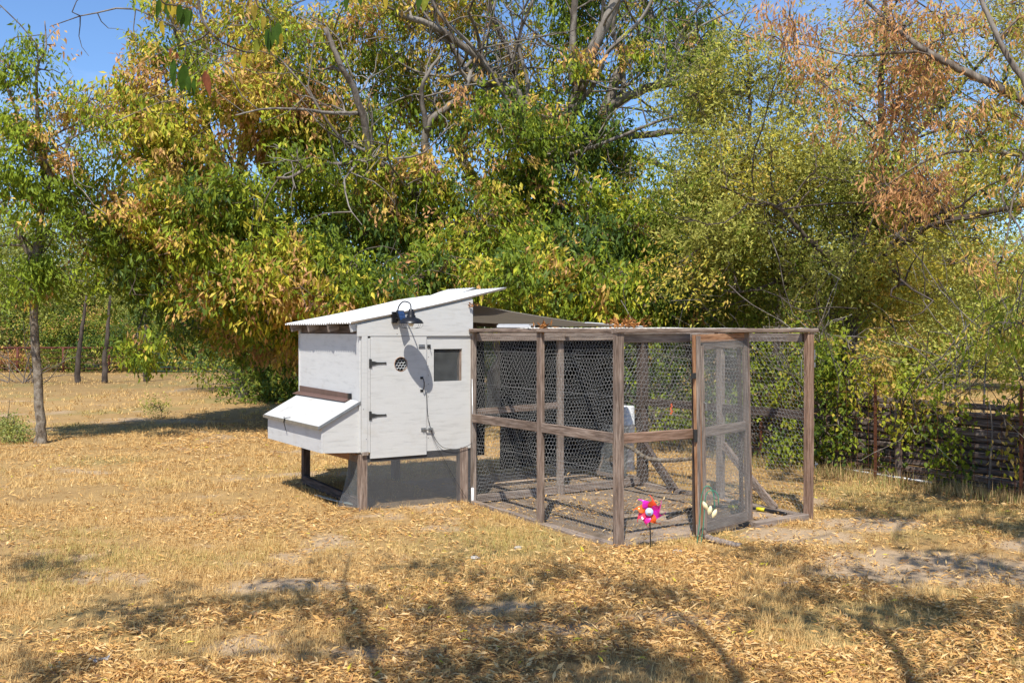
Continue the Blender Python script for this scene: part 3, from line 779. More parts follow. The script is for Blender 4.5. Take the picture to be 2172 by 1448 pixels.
# wire
wire_panel('chicken_wire', (.050, 0.0, .03), (0, 1, 0), (0, 0, 1), RD, 1.78, run, seed=1)
wire_panel('chicken_wire', (.03, .022, .03), (1, 0, 0), (0, 0, 1), .84, 1.76, run, seed=2)
wire_panel('chicken_wire', (RW - .050, 0.02, .03), (0, 1, 0), (0, 0, 1), RD, 1.78, run, seed=3, cell=.050)
wire_panel('chicken_wire', (.03, RD - .03, .08), (1, 0, 0), (0, 0, 1), RW, 1.72, run, seed=4, wav=.02)
wire_panel('chicken_wire', (-.03, -.03, 1.858), (1, 0, 0), (0, 1, 0), RW + .06, RD + .04, run, seed=6, r=.0008, wav=.007, cell=.052)
m = MB()
for z in (1.62, 1.27, .62):
    m.tube([(.050, .05, z), (.05, 1.2, z - .004), (.05, 2.48, z)], .0014, 4)
m.build('line_wire', M_wire, run)
# door of the run, standing ajar
dl = np.array([1.666 - C0[0], 8.79 - C0[1]]); dloc = (float(dl @ UU), float(dl @ VV))
rdoor = empty('run_door', (dloc[0] - .02, dloc[1], .0), math.atan2(.693, .72) - TH); rdoor.parent = run
rdoor.rotation_euler = (R(-.4), R(-1.3), math.atan2(.693, .72) - TH)
DWd = .86
beam('stile', (.03, 0, .03), (.03, 0, 1.80), .088, .030, M_wood_orange, rdoor, side=(1, 0, 0))
beam('stile', (.005, -.002, .02), (.02, -.030, 1.79), .040, .026, M_wood_grey, rdoor, side=(1, 0, 0))
beam('stile', (.095, -.012, .03), (.095, -.012, 1.70), .040, .022, M_wood_grey, rdoor, side=(1, 0, 0))
beam('stile', (DWd - .044, 0, .03), (DWd - .044, 0, 1.80), .088, .034, M_wood, rdoor, side=(1, 0, 0))
beam('stile', (DWd - .11, .035, .05), (DWd - .11, .035, 1.76), .030, .034, M_wood_dark, rdoor, side=(1, 0, 0))
beam('rail', (.076, 0, 1.765), (DWd - .09, 0, 1.765), .07, .030, M_wood_orange, rdoor)
beam('rail', (.118, .004, 1.695), (DWd - .09, .004, 1.695), .066, .022, M_wood_grey, rdoor)
beam('rail', (.118, 0, .925), (DWd - .09, 0, .925), .088, .030, M_wood_grey, rdoor)
beam('rail', (.118, 0, .075), (DWd - .09, 0, .075), .095, .030, M_wood_grey, rdoor)
wire_panel('chicken_wire', (.06, .020, .05), (1, 0, 0), (0, 0, 1), DWd - .1, 1.72, rdoor, seed=8, cell=.046, wav=.006)
grid_panel('hardware_cloth', (.06, -.020, .05), (1, 0, 0), (0, 0, 1), DWd - .1, 1.70, rdoor, .0127, .0009)
m = MB().box((-.035, -.01, 1.44), (.05, .02, .05)).build('hinge', M_hinge, rdoor)
m = MB().box((-.020, -.01, .91), (.03, .02, .11)).build('hinge', M_hinge, rdoor)
m = MB().tube([(.085, -.03, 1.20), (.085, -.055, 1.19), (.085, -.055, 1.13), (.085, -.03, 1.12)], .005, 6).build('latch', M_galv, rdoor)
m = MB().box((RW + .055, -.01, 1.60), (.016, .03, .10)).box((RW + .055, -.01, 1.50), (.02, .03, .05)).build('hinge', M_galv, run)
m = MB().tube([(RW + .05, -.03, .52), (RW + .085, -.03, .525)], .010, 8).tube([(RW + .06, -.03, .49), (RW + .06, -.03, .55)], .005, 6).build('hook_eye', M_galv, run)
m = MB().tube([(RW - .075, .03, 1.36), (RW - .075, .03, 1.55)], .004, 6).build('hook', M_galv, run)

def rw(x, y, z=0.0):
    return (C0[0] + x * UU[0] + y * VV[0], C0[1] + x * UU[1] + y * VV[1], z)
# back bay under the tarp
bay = empty('shaded_bay', rw(0, RD, 0), TH); tag(bay, 'rough post frame behind the run hung with black shade cloth', 'lean-to')
b2 = 1.77
for (x, y, w, mt) in ((1.02, b2, .13, M_wood_dark), (2.38, b2, .09, M_wood_dark), (1.75, b2, .07, M_wood_dark)):
    beam('post', (x, y, -.1), (x, y, 1.95 if x > 2 else 2.0), w, w, mt, bay, side=(1, 0, 0))
beam('top_plate', (.03, b2 - .0, 1.95), (2.42, b2, 1.86), .05, .06, M_wood_dark, bay)
beam('batten', (1.55, .02, 1.925), (2.40, .02, 1.880), .012, .05, M_pvc, bay, side=(0, 0, 1))
beam('sill', (2.38, .10, .05), (2.38, b2 - .08, .05), .06, .05, M_wood_grey, bay)
def drape(name, path, z0, z1, mat, par, flare=0.0, n=26, nz=12, seed=3, zb=None):
    path = np.array(path, float); d = np.r_[0, np.cumsum(np.linalg.norm(np.diff(path, axis=0), axis=1))]
    s = np.linspace(0, d[-1], n); px = np.interp(s, d, path[:, 0]); py = np.interp(s, d, path[:, 1])
    V = []
    for j in range(nz):
        f = j / (nz - 1)
        for i in range(n):
            ww = .018 * math.sin(s[i] * 14 + seed) * (1 - .5 * f) + .012 * math.sin(s[i] * 33 + f * 3)
            base = z0 + (zb(s[i] / d[-1]) if zb else 0)
            V.append((px[i] + ww + flare * (1 - f) ** 2 * (i / (n - 1)) ** 3, py[i] + ww, base + (z1 - base) * f))
    V = np.array(V); i = (np.arange(nz - 1)[:, None] * n + np.arange(n - 1)[None]).ravel()
    Q = np.stack([i, i + 1, i + n + 1, i + n], 1); k = len(V)
    V2 = V + np.array([.004, .004, 0])
    return mesh_np(name, np.concatenate([V, V2]), np.concatenate([Q, Q[:, ::-1] + k]), mat, par, smooth=True)
cloth = drape('shade_cloth', [rw(1.40, RD + b2 - .08)[:2], rw(2.31, RD + b2 - .08)[:2], rw(2.31, RD + .52)[:2]], .05, 1.84, M_cloth, None, zb=lambda f: .0 if f < .8 else (f - .8) * 1.2)
tag(cloth, 'black shade cloth hanging behind the chicken run', 'shade cloth')
cl2 = drape('shade_cloth', [rw(.95, RD + b2 - .10)[:2], rw(1.16, RD + b2 - .10)[:2]], .25, 1.84, M_cloth, None, n=8)
tag(cl2, 'narrow black cloth strip around the post behind the run', 'shade cloth')
# grey mesh hatch leaning at the end of the cloth
hat = empty('mesh_hatch', rw(2.30, RD + .14, 0), TH); tag(hat, 'grey wire mesh hatch with a wood frame leaning behind the run', 'hatch')
beam('frame', (-.02, .0, .05), (-.02, .62, .05), .05, .035, M_wood_grey, hat)
beam('frame', (-.02, .58, .07), (.01, .30, .70), .04, .03, M_wood_grey, hat, side=(1, 0, 0))
grid_panel('mesh', (-.03, .04, .06), (0, 1, 0), (.0, -.1, 1), .52, .62, hat, .0085, .0022, M_dull)
# grey tarp over the bay
def tarp():
    n = 22; V = []
    c00 = np.array([.03, .05, 2.125]); c10 = np.array([2.36, .06, 1.885]); c01 = np.array([.03, b2 + .04, 1.99]); c11 = np.array([2.44, b2 + .04, 1.89])
    for j in range(n):
        for i in range(n):
            s, t_ = i / (n - 1), j / (n - 1)
            p = c00 * (1 - s) * (1 - t_) + c10 * s * (1 - t_) + c01 * (1 - s) * t_ + c11 * s * t_
            p[2] -= .045 * math.sin(s * math.pi) * (1 - t_) + .012 * math.sin(s * math.pi) * math.sin(t_ * math.pi)
            p[2] += .008 * math.sin(t_ * 16 + s * 5) * math.sin(s * 3.1)
            V.append(p)
    V = np.array(V); i = (np.arange(n - 1)[:, None] * n + np.arange(n - 1)[None]).ravel(); Q = np.stack([i, i + 1, i + n + 1, i + n], 1)
    o = mesh_np('tarp', np.concatenate([V, V - [0, 0, .004]]), np.concatenate([Q, Q[:, ::-1] + len(V)]), M_tarp, None, smooth=True)
    o.location = rw(0, RD, 0); o.rotation_euler = (0, 0, TH)
    tag(o, 'grey tarp sloping down from the coop over the back of the run', 'tarp')
tarp()
# white gutter pieces on the plate
for (a, b, z, lab) in (((-.03, 1.28), (.02, 1.98), 1.875, 'white plastic channel with an open end lying on the top plate'), ((.06, 1.45), (.11, 2.1), 1.886, 'second white plastic channel half hidden behind the first on the plate')):
    p0 = Vector((*a, z)); p1 = Vector((*b, z + .003)); d = (p1 - p0).normalized(); s = Vector((-d.y, d.x, 0))
    g_ = MB(); w_ = .024; hh = .022
    for q0, q1 in ((-w_, -w_ + .003), (w_ - .003, w_)):
        V = [p0 + s * q0 - Vector((0, 0, hh / 2)), p0 + s * q1 - Vector((0, 0, hh / 2)), p1 + s * q1 - Vector((0, 0, hh / 2)), p1 + s * q0 - Vector((0, 0, hh / 2))]
        V = [tuple(v) for v in V] + [(v.x, v.y, v.z + hh) for v in V]
        g_.add(V, [[3, 2, 1, 0], [4, 5, 6, 7], [0, 1, 5, 4], [1, 2, 6, 5], [2, 3, 7, 6], [3, 0, 4, 7]])
    V = [p0 - s * w_, p0 + s * w_, p1 + s * w_, p1 - s * w_]; V = [(v.x, v.y, v.z + hh / 2 + .0005) for v in V]; V += [(x, y, zz + .003) for x, y, zz in V]
    g_.add(V, [[3, 2, 1, 0], [4, 5, 6, 7], [0, 1, 5, 4], [1, 2, 6, 5], [2, 3, 7, 6], [3, 0, 4, 7]])
    o = g_.build('gutter_piece', M_pvc, None); o.location = rw(0, 0, 0); o.rotation_euler = (0, 0, TH); tag(o, lab, 'gutter')
# heaps of dry leaves caught on top of the plates
def leaf_heap(c, r, n, lab, seed):
    rs = np.random.default_rng(seed)
    p = rs.normal(0, 1, (n, 3)) * np.array([r, r, r * .35]); p[:, 2] = np.abs(p[:, 2]); p += np.array(c)
    ax = rs.normal(0, 1, (n, 3)); ax[:, 2] = ax[:, 2] * .6 + .3; nr = rs.normal(0, 1, (n, 3))
    V, T = leaf_arrays(p, ax, nr, rs.uniform(.05, .09, n), rs.uniform(.018, .03, n), .4)
    c_ = np.array([.42, .19, .06]) * rs.uniform(.6, 1.3, (n, 1))
    o = mesh_np('leaf_heap', V, T, M_dry, cols=np.repeat(c_, 4, 0)); tag(o, lab, 'dry leaves', kind='stuff')
leaf_heap(rw(.02, 1.17, 1.87), .035, 26, 'small heap of brown leaves on the plate above the left post', 1)
leaf_heap(rw(.28, .22, 1.87), .085, 90, 'wide heap of brown leaves on the wire top by the front corner', 2)
leaf_heap(lw(-.02, -.05, 2.10), .03, 14, 'dry leaves caught under the high corner of the coop roof', 3)

# ------------------------------------------------------------------ things in and around the run
brl = empty('plastic_drum', (*P(1325, 1000, 12.95)[:2], 0)); tag(brl, 'tall narrow white plastic drum standing behind the run', 'drum')
MB().lathe([(0, 0), (.120, 0), (.128, .02), (.128, .36), (.134, .37), (.128, .38), (.130, .60), (.136, .61), (.130, .62), (.128, .835), (.124, .845), (.112, .845), (.110, .825), (0, .825)], (0, 0, 0), 24).build('body', M_pvc, brl, True)
MB().lathe([(.04, .825), (.04, .85), (0, .851)], (.05, 0, 0), 12).build('cap', M_pvc, brl, True)
pts = [rw(2.15, RD + .35, .52), rw(2.0, 2.25, .47), rw(1.95, 1.95, .40), rw(2.1, 1.65, .40), rw(2.36, 1.35, .46)]
p, q = smoothline(pts, [.022, .024, .026, .024, .012], 5, .12, np.random.default_rng(3))
pb = MB().tube(p, q, 8).build('perch_branch', M_bark_small, None, True); tag(pb, 'crooked bare branch set as a perch across the back of the run', 'perch')
wh = [P(1497, 1143, 8.66), P(1520, 1154, 8.52), P(1545, 1159, 8.42), P(1572, 1163, 8.34)]
wh = [(a[0], a[1], float(gz(a[0], a[1])) + .025) for a in wh]
p, q = smoothline(wh, [.030, .030, .027, .022], 4, .12, np.random.default_rng(4)); lg = MB().tube(p, q, 9).build('short_log', M_wood_grey, None, True); tag(lg, 'short grey log lying against the foot of the run door', 'log')
p, q = smoothline([(a, b, float(gz(a, b)) + .012) for a, b in ((1.90, 7.08), (2.0, 7.16), (2.10, 7.20))], [.012, .014, .009], 4, .15, np.random.default_rng(5)); o = MB().tube(p, q, 7).build('dead_stick', M_wood_grey, None, True); tag(o, 'short dead stick lying in the fallen leaves in front of the run', 'stick')
# black hose with yellow couplings
hp = [rw(1.2, .75), rw(1.7, .95), rw(2.05, .9), rw(2.28, .6), rw(2.34, .25)]
hose = empty('garden_hose', (hp[0][0], hp[0][1], 0)); tag(hose, 'black garden hose with yellow couplings on the floor of the run', 'hose')
p, q = smoothline([(a - hp[0][0], b - hp[0][1], .006) for a, b, c in hp], [.014] * 5, 8); MB().tube(p, q, 7).build('hose', M_black, hose, True)
M_yel = plain('yellow_plastic', (.62, .55, .02), .4)
for k in (18, 24): MB().tube(p[k:k + 3], .019, 8).build('coupling', M_yel, hose, True)
# strip of glass green edging by the coop leg
M_edge = plain('pale_green_edging', (.33, .40, .37), .3)
eg = [rw(-1.42, 3.35), rw(-1.36, 3.0), rw(-1.22, 2.62)]
p, q = smoothline([(a, b, float(gz(a, b)) + .03) for a, b, c in eg], [.012] * 3, 5)
m = MB()
for a, b in zip(p[:-1], p[1:]):
    d = b - a; s = np.array([-d[1], d[0], 0]); s /= np.linalg.norm(s); s *= .018; up = np.array([0, 0, .008])
    m.add([a - s, a + s, b + s, b - s, a - s + up, a + s + up, b + s + up, b - s + up], [[3, 2, 1, 0], [4, 5, 6, 7], [0, 1, 5, 4], [1, 2, 6, 5], [2, 3, 7, 6], [3, 0, 4, 7]])
o = m.build('edging_strip', M_edge); tag(o, 'pale green edging strip lying by the left front leg of the coop', 'edging')

# pinwheel
def pinwheel():
    x, y = 1.165, 8.30; z0 = float(gz(x, y))
    pw = empty('pinwheel', (x, y, z0)); tag(pw, 'pink and orange toy pinwheel stuck in the grass before the run', 'pinwheel')
    pw.rotation_euler = (0, 0, R(-8))
    MB().tube([(0, .02, -.05), (-.012, .018, .31)], .0052, 8).build('stick', M_black, pw)
    H = np.array([-.014, 0, .325 - z0])
    cols = [(.80, .03, .36), (.85, .10, .03), (.75, .02, .45), (.85, .16, .02), (.85, .05, .10), (.80, .02, .30), (.85, .13, .03), (.70, .02, .50)]
    for k in range(8):
        a0 = R(45 * k + 12); mt = bpy.data.materials.get('petal%d' % k)
        mm = plain('petal_film', cols[k], .25, .25, .6, .08, 9)
        V = []; n = 7
        for i in range(n):
            f = i / (n - 1); rr_ = .018 + .118 * f; wd = .040 * math.sin(min(1, f * 1.25 + .12) * math.pi) ** .8 + .004
            curl = .55 * f * f
            for s in (-1, 0, 1):
                a = a0 + curl; rad = np.array([math.cos(a), 0, math.sin(a)]); tan = np.array([-math.sin(a), 0, math.cos(a)])
                V.append(H + rad * rr_ + tan * wd * s + np.array([0, -.020 * math.sin(f * 3) - (.026 if s == 1 else 0) * math.sin(f * math.pi), 0]))
        V = np.array(V); Q = [[i * 3 + j, i * 3 + j + 1, i * 3 + j + 4, i * 3 + j + 3] for i in range(n - 1) for j in range(2)]
        V2 = V + [0, .0015, 0]; Q = Q + [[a + len(V) for a in q[::-1]] for q in Q]
        mesh_np('petal', np.concatenate([V, V2]), np.array(Q), mm, pw, smooth=True)
    Mb_ = plain('pale_blue_plastic', (.42, .55, .78), .3); Mw_ = plain('cream_plastic', (.8, .76, .6), .3)
    rot = Matrix.Rotation(R(90), 4, 'X')
    hub = MB().lathe([(.032, -.004), (.036, .0), (.030, .010), (.016, .014)], tuple(H + [0, -.034, 0]), 12, rot).build('hub', Mb_, pw, True)
    MB().lathe([(.016, .012), (.014, .020), (0, .024)], tuple(H + [0, -.034, 0]), 12, rot).build('hub_button', Mw_, hub, True)
pinwheel()
# green wire garden stake with cream petals
def stake():
    x, y = 1.63, 8.52; z0 = float(gz(x, y)); M_g = plain('green_coated_wire', (.05, .24, .15), .4)
    st = empty('garden_stake', (x, y, z0)); tag(st, 'arched green wire stake hung with cream petals beside the run door', 'garden stake')
    for ox in (0, .035):
        pts = [(-.045 + ox, 0, -.05), (-.015 + ox, 0, .20), (.0 + ox, 0, .40), (.030 + ox, .0, .485 - ox), (.070 + ox, .0, .49 - ox), (.105 + ox, .0, .42), (.115 + ox, 0, .30 + ox)]
        p, q = smoothline(pts, [.0042] * 7, 4); MB().tube(p, q, 5).build('wire', M_g, st, True)
    M_c = plain('cream_plastic_petal', (.82, .72, .42), .35)
    pet = []
    for (a, b, rt) in ((.030, .330, 26), (.072, .290, -12), (.112, .262, -24)):
        V = []; n = 9
        for i in range(n):
            f = i / (n - 1); w = .019 * math.sin(f * math.pi) ** .7
            for s in np.linspace(-1, 1, 5): V.append((w * s, -.016 * (1 - s * s) * math.sin(f * math.pi) - .01, -.085 * f + .04))
        V = np.array(V) @ np.array(Matrix.Rotation(R(-rt), 3, 'Y')).T + [a, 0, b]
        Q = [[i * 5 + j, i * 5 + j + 1, i * 5 + j + 6, i * 5 + j + 5] for i in range(n - 1) for j in range(4)]
        mesh_np('petal', np.concatenate([V, V + [0, .006, 0]]), np.array(Q + [[k + len(V) for k in q[::-1]] for q in Q]), M_c, st, smooth=True)
        MB().tube([(a, 0, b + .03), (a - .02, .0, b + .04), (a - .04, .0, b + .02)], .002, 4).build('petal_wire', M_g, st)
stake()
def stone(x, y, r, lab, c=(.42, .38, .33), name='stone', flat=.5):
    rs = np.random.default_rng(int(abs(x * 100) + abs(y) * 10)); bm = bmesh.new(); bmesh.ops.create_icosphere(bm, subdivisions=2, radius=1)
    for v in bm.verts: v.co *= 1 + rs.normal(0, .10); v.co.z *= flat
    me = bpy.data.meshes.new(name); bm.to_mesh(me); bm.free()
    for v in me.vertices: v.co *= r
    o = link(name, me, plain('stone', c, .8, 0, .2, .15, 30)); o.location = (x, y, float(gz(x, y)) + r * flat * .4); o.rotation_euler = (0, 0, rs.random() * 6)
    tag(o, lab, 'stone')
stone(1.36, 8.17, .045, 'pale stone in the grass just right of the pinwheel stick')
stone(1.42, 7.85, .040, 'pale stone lying in the leaves in front of the pinwheel')
stone(.05, 8.35, .035, 'grey stone in the dry grass in front of the middle run post')
stone(-.30, 8.0, .04, 'buff stone in the dry grass below the coop corner', flat=.3)
M_paper = plain('white_scrap', (.75, .74, .70), .6)
def scrap(x, y, s, lab):
    rs = np.random.default_rng(9); n = 6; V = []
    for j in range(n):
        for i in range(n): V.append((x + (i / 5 - .5) * s * 2.2, y + (j / 5 - .5) * s, float(gz(x, y)) + .02 + rs.normal(0, .008)))
    Q = [[j * n + i, j * n + i + 1, (j + 1) * n + i + 1, (j + 1) * n + i] for j in range(n - 1) for i in range(n - 1)]
    V = np.array(V); o = mesh_np('paper_scrap', np.concatenate([V, V - [0, 0, .001]]), np.array(Q + [[k + len(V) for k in q[::-1]] for q in Q]), M_paper); tag(o, lab, 'scrap')
scrap(-2.30, 5.52, .05, 'crumpled white scrap among the leaves at the lower left')
#TREES
# ------------------------------------------------------------------ trees
PAL = dict(
    dark=(.065, .110, .025), green=(.140, .190, .018), lime=(.26, .31, .025), yellow=(.46, .40, .04), ochre=(.52, .35, .09), brown=(.46, .25, .11), rust=(.36, .165, .07),
    olive=(.20, .205, .040), pale=(.38, .37, .085), sage=(.25, .29, .095))
def blob_points(b, rs, clump, seed):
    """points inside one lump of a crown, gathered in clumps so that gaps stay open"""
    px, py, d, rx, rz, ry, n = b[:7]
    c = P(px, py, d); out = []
    need = n; tries = 0
    while need > 0:
        tries += 1
        q = rs.normal(0, 1, (need * 3 + 20, 3)); q /= np.linalg.norm(q, axis=1)[:, None]
        q *= rs.random((len(q), 1)) ** .42
        p = c + q * np.array([rx, ry, rz])
        f = fbm(p[:, 0] * clump + seed + p[:, 2] * clump * .7, p[:, 1] * clump * .6 + p[:, 2] * clump * 1.1 + seed * 3, seed, 3)
        k = ((f > .40 + .18 * rs.random(len(p))) & (p[:, 2] > .12)) | (tries > 12)
        p = p[k][:need]; out.append(p); need -= len(p)
    return np.concatenate(out)

def grow(name, label, cat, base, limbs, blobs, spec, seed, group=None, bark=None, trunk_n=10, twigs=True):
    """one tree: trunk and limbs as parts, fine twigs and leaves as one part each"""
    rs = np.random.default_rng(seed); bark = bark or M_bark
    root = empty(name, tuple(base)); tag(root, label, cat, group)
    base = np.array(base, float); sk = []; skr = []
    for k, (pts, r0, r1) in enumerate(limbs):
        pts = np.array(pts, float); L = len(pts)
        rad = r0 + (r1 - r0) * (np.arange(L) / (L - 1)) ** .8
        p, r = smoothline(pts, rad, 6, .10, rs)
        if k == 0: r[0] *= 1.5; r[1] *= 1.25
        MB().tube(p - base, r, 12 if r0 > .08 else 8).build('trunk' if k == 0 else 'limb', bark, root, True)
        sk.append(p[2:] if k else p[len(p) // 2:]); skr.append(r[2:] if k else r[len(p) // 2:])
    sk = np.concatenate(sk); skr = np.concatenate(skr)
    wb = MB()
    for k in range(spec.get('web', 0)):
        i = rs.integers(0, len(sk)); a = sk[i]; r0 = min(skr[i] * .55, rs.uniform(.014, .042)); Lb = rs.uniform(.7, 3.0)
        dv = rs.normal(0, 1, 3); dv[2] = abs(dv[2]) * .8 + rs.normal(.1, .35); dv += .5 * (a - sk.mean(0)) / 3; dv /= np.linalg.norm(dv)
        pts = [a]; D_ = [dv]
        for q_ in range(7):
            dv = dv + rs.normal(0, .26, 3); dv /= np.linalg.norm(dv); pts.append(pts[-1] + dv * Lb / 7); D_.append(dv)
        wb.tube(pts - base, np.linspace(r0, .007, 8), 5, False)
        for q_ in range(rs.integers(2, 5)):
            j = rs.integers(2, 7); dv2 = D_[j] + rs.normal(0, .7, 3); dv2 /= np.linalg.norm(dv2); L2 = Lb * rs.uniform(.25, .5); pp2 = [pts[j]]
            for _ in range(4): dv2 = dv2 + rs.normal(0, .3, 3); dv2 /= np.linalg.norm(dv2); pp2.append(pp2[-1] + dv2 * L2 / 4)
            wb.tube(np.array(pp2) - base, np.linspace(r0 * .5, .004, 5), 4, False)
    if wb.V: wb.build('branches', bark, root, True)['kind'] = 'stuff'
    tw = MB(); cl = []; tone = []
    for bi, b in enumerate(blobs):
        n = b[6]; ns = max(3, n // 11)
        bb = list(b); bb[6] = ns
        nodes = blob_points(bb, rs, spec['clump'], seed)
        npts = []; nr = []
        nodes = nodes[np.argsort([np.linalg.norm(sk - q, axis=1).min() for q in nodes])]
        lsk = sk.copy(); lsr = skr.copy(); use = np.zeros(len(sk))
        for q in nodes:
            d = np.linalg.norm(lsk - q, axis=1) * (1 + .35 * use) + .4 * np.maximum(0, lsk[:, 2] - q[2]) + rs.random(len(lsk)) * .12; i = d.argmin(); a = lsk[i]; use[i] += 1
            D = np.linalg.norm(q - a)
            mid = (a + q) / 2 + rs.normal(0, .09 * D, 3) + [0, 0, .10 * D]
            m1 = a * .6 + mid * .4 + rs.normal(0, .04 * D, 3)
            r0 = max(.009, min(lsr[i] * .7, .010 + .012 * D))
            p, r = smoothline([a, m1, mid, (mid + q) / 2 + rs.normal(0, .05 * D, 3), q], np.linspace(r0, .006, 5), 3, 0)
            if twigs: tw.tube(p, r, 5, False)
            npts.append(p[3:]); nr.append(r[3:]); lsk = np.vstack([lsk, p[3:]]); lsr = np.r_[lsr, r[3:]]; use = np.r_[use, np.zeros(len(p) - 3)]
        npts = np.concatenate(npts)
        c = blob_points(b, rs, spec['clump'], seed)
        dm = ((c[:, None, :] - npts[None]) ** 2).sum(2); i = dm.argmin(1); D = np.sqrt(dm.min(1))
        if twigs:
            for q, a, dd in zip(c, npts[i], D):
                if dd > 1.6 or rs.random() > spec.get('twig', .6): continue
                mid = (a + q) / 2 + rs.normal(0, .12 * dd, 3) + [0, 0, .08 * dd]
                tw.tube([a, mid, q], [.009, .006, .003], 3, False)
        cl.append(np.concatenate([c, c - npts[i]], 1)); tone.append(np.full(len(c), bi))
    cl = np.concatenate(cl); tone = np.concatenate(tone)
    if twigs and tw.V:
        for k in range(len(tw.V)): tw.V[k] = tw.V[k] - base
        o = tw.build('twigs', spec.get('twigmat', M_twig), root, True); o['kind'] = 'stuff'
    # leaves
    per = spec['per']; N = len(cl); c = np.repeat(cl[:, :3], per, 0); dr = np.repeat(cl[:, 3:], per, 0); m = len(c)
    dr = dr / (np.linalg.norm(dr, axis=1)[:, None] + 1e-6)
    S = spec['spread']
    # leaves sit in small hanging sprays
    nspr = max(1, per // spec.get('spray', 9))
    spr = rs.normal(0, S, (N, nspr, 3)); spr[:, :, 2] *= .75
    sid = rs.integers(0, nspr, m); cid = np.repeat(np.arange(N), per)
    p = c + spr[cid, sid] + dr * rs.normal(0, S * .6, (m, 1)) + rs.normal(0, spec.get('loc', .055), (m, 3))
    sprn = rs.normal(0, 1, (N, nspr, 3))
    sungain = 1
    ax = np.array([0, 0, -1.]) * spec['droop'] + rs.normal(0, .42, (m, 3)) + sprn[cid, sid] * .35 + dr * .25
    nr = sprn[cid, sid] + rs.normal(0, .7, (m, 3)) + np.array([0, -.75, .6])
    L = rs.uniform(*spec['L'], m); W = L * rs.uniform(*spec['W'], m)
    V, T = leaf_arrays(p, ax, nr, L, W)
    # colour: tone of the crown lump, patches of dry leaves, single leaves
    fn = fbm(cl[:, 0] * 1.5 + seed, cl[:, 2] * 1.7 + cl[:, 1] * .8, seed + 40, 3) + rs.normal(0, .05, N)
    fn = (fn - .5) * 1.9 + .5
    tones = np.array([b[7] for b in blobs])[tone] + (fn - .5) * spec.get('tvar', 1.2)
    pal = spec['pal']; names = [PAL[q] for q in pal]; K = len(names)
    dry = (rs.random(N) < spec.get('dryp', 0)) | (fbm(cl[:, 0] * 1.1 + 31 + seed, cl[:, 2] * 1.3, seed + 70, 2) > 1.0 - .24 * (spec.get('dryp', 0) > 0))
    tones = np.where(dry, .88 + rs.normal(0, .05, N), tones)
    sprt = rs.normal(0, .13, (N, nspr))
    t = np.clip(tones[cid] + sprt[cid, sid] + rs.normal(0, .07, m), 0, .9999) * (K - 1); lo = t.astype(int); f = (t - lo)[:, None]
    A = np.array(names); col = A[lo] * (1 - f) + A[np.minimum(lo + 1, K - 1)] * f
    col *= rs.uniform(.72, 1.25, (m, 1)) * spec.get('gain', 1.0) * 1.28
    o = mesh_np('foliage', V - base, T, M_leaf, root, cols=np.repeat(col, 4, 0)); o['kind'] = 'stuff'
    return root

def PP(*a): return [P(*q) for q in a]
G0 = lambda px, py, d: (P(px, py, d)[0], d, float(gz(P(px, py, d)[0], d)))
PEC = dict(clump=1.35, dryp=.06, per=54, spread=.185, droop=.85, L=(.075, .165), W=(.26, .44), pal=['dark', 'green', 'green', 'lime', 'yellow', 'ochre', 'brown'], spray=8, tvar=.75)

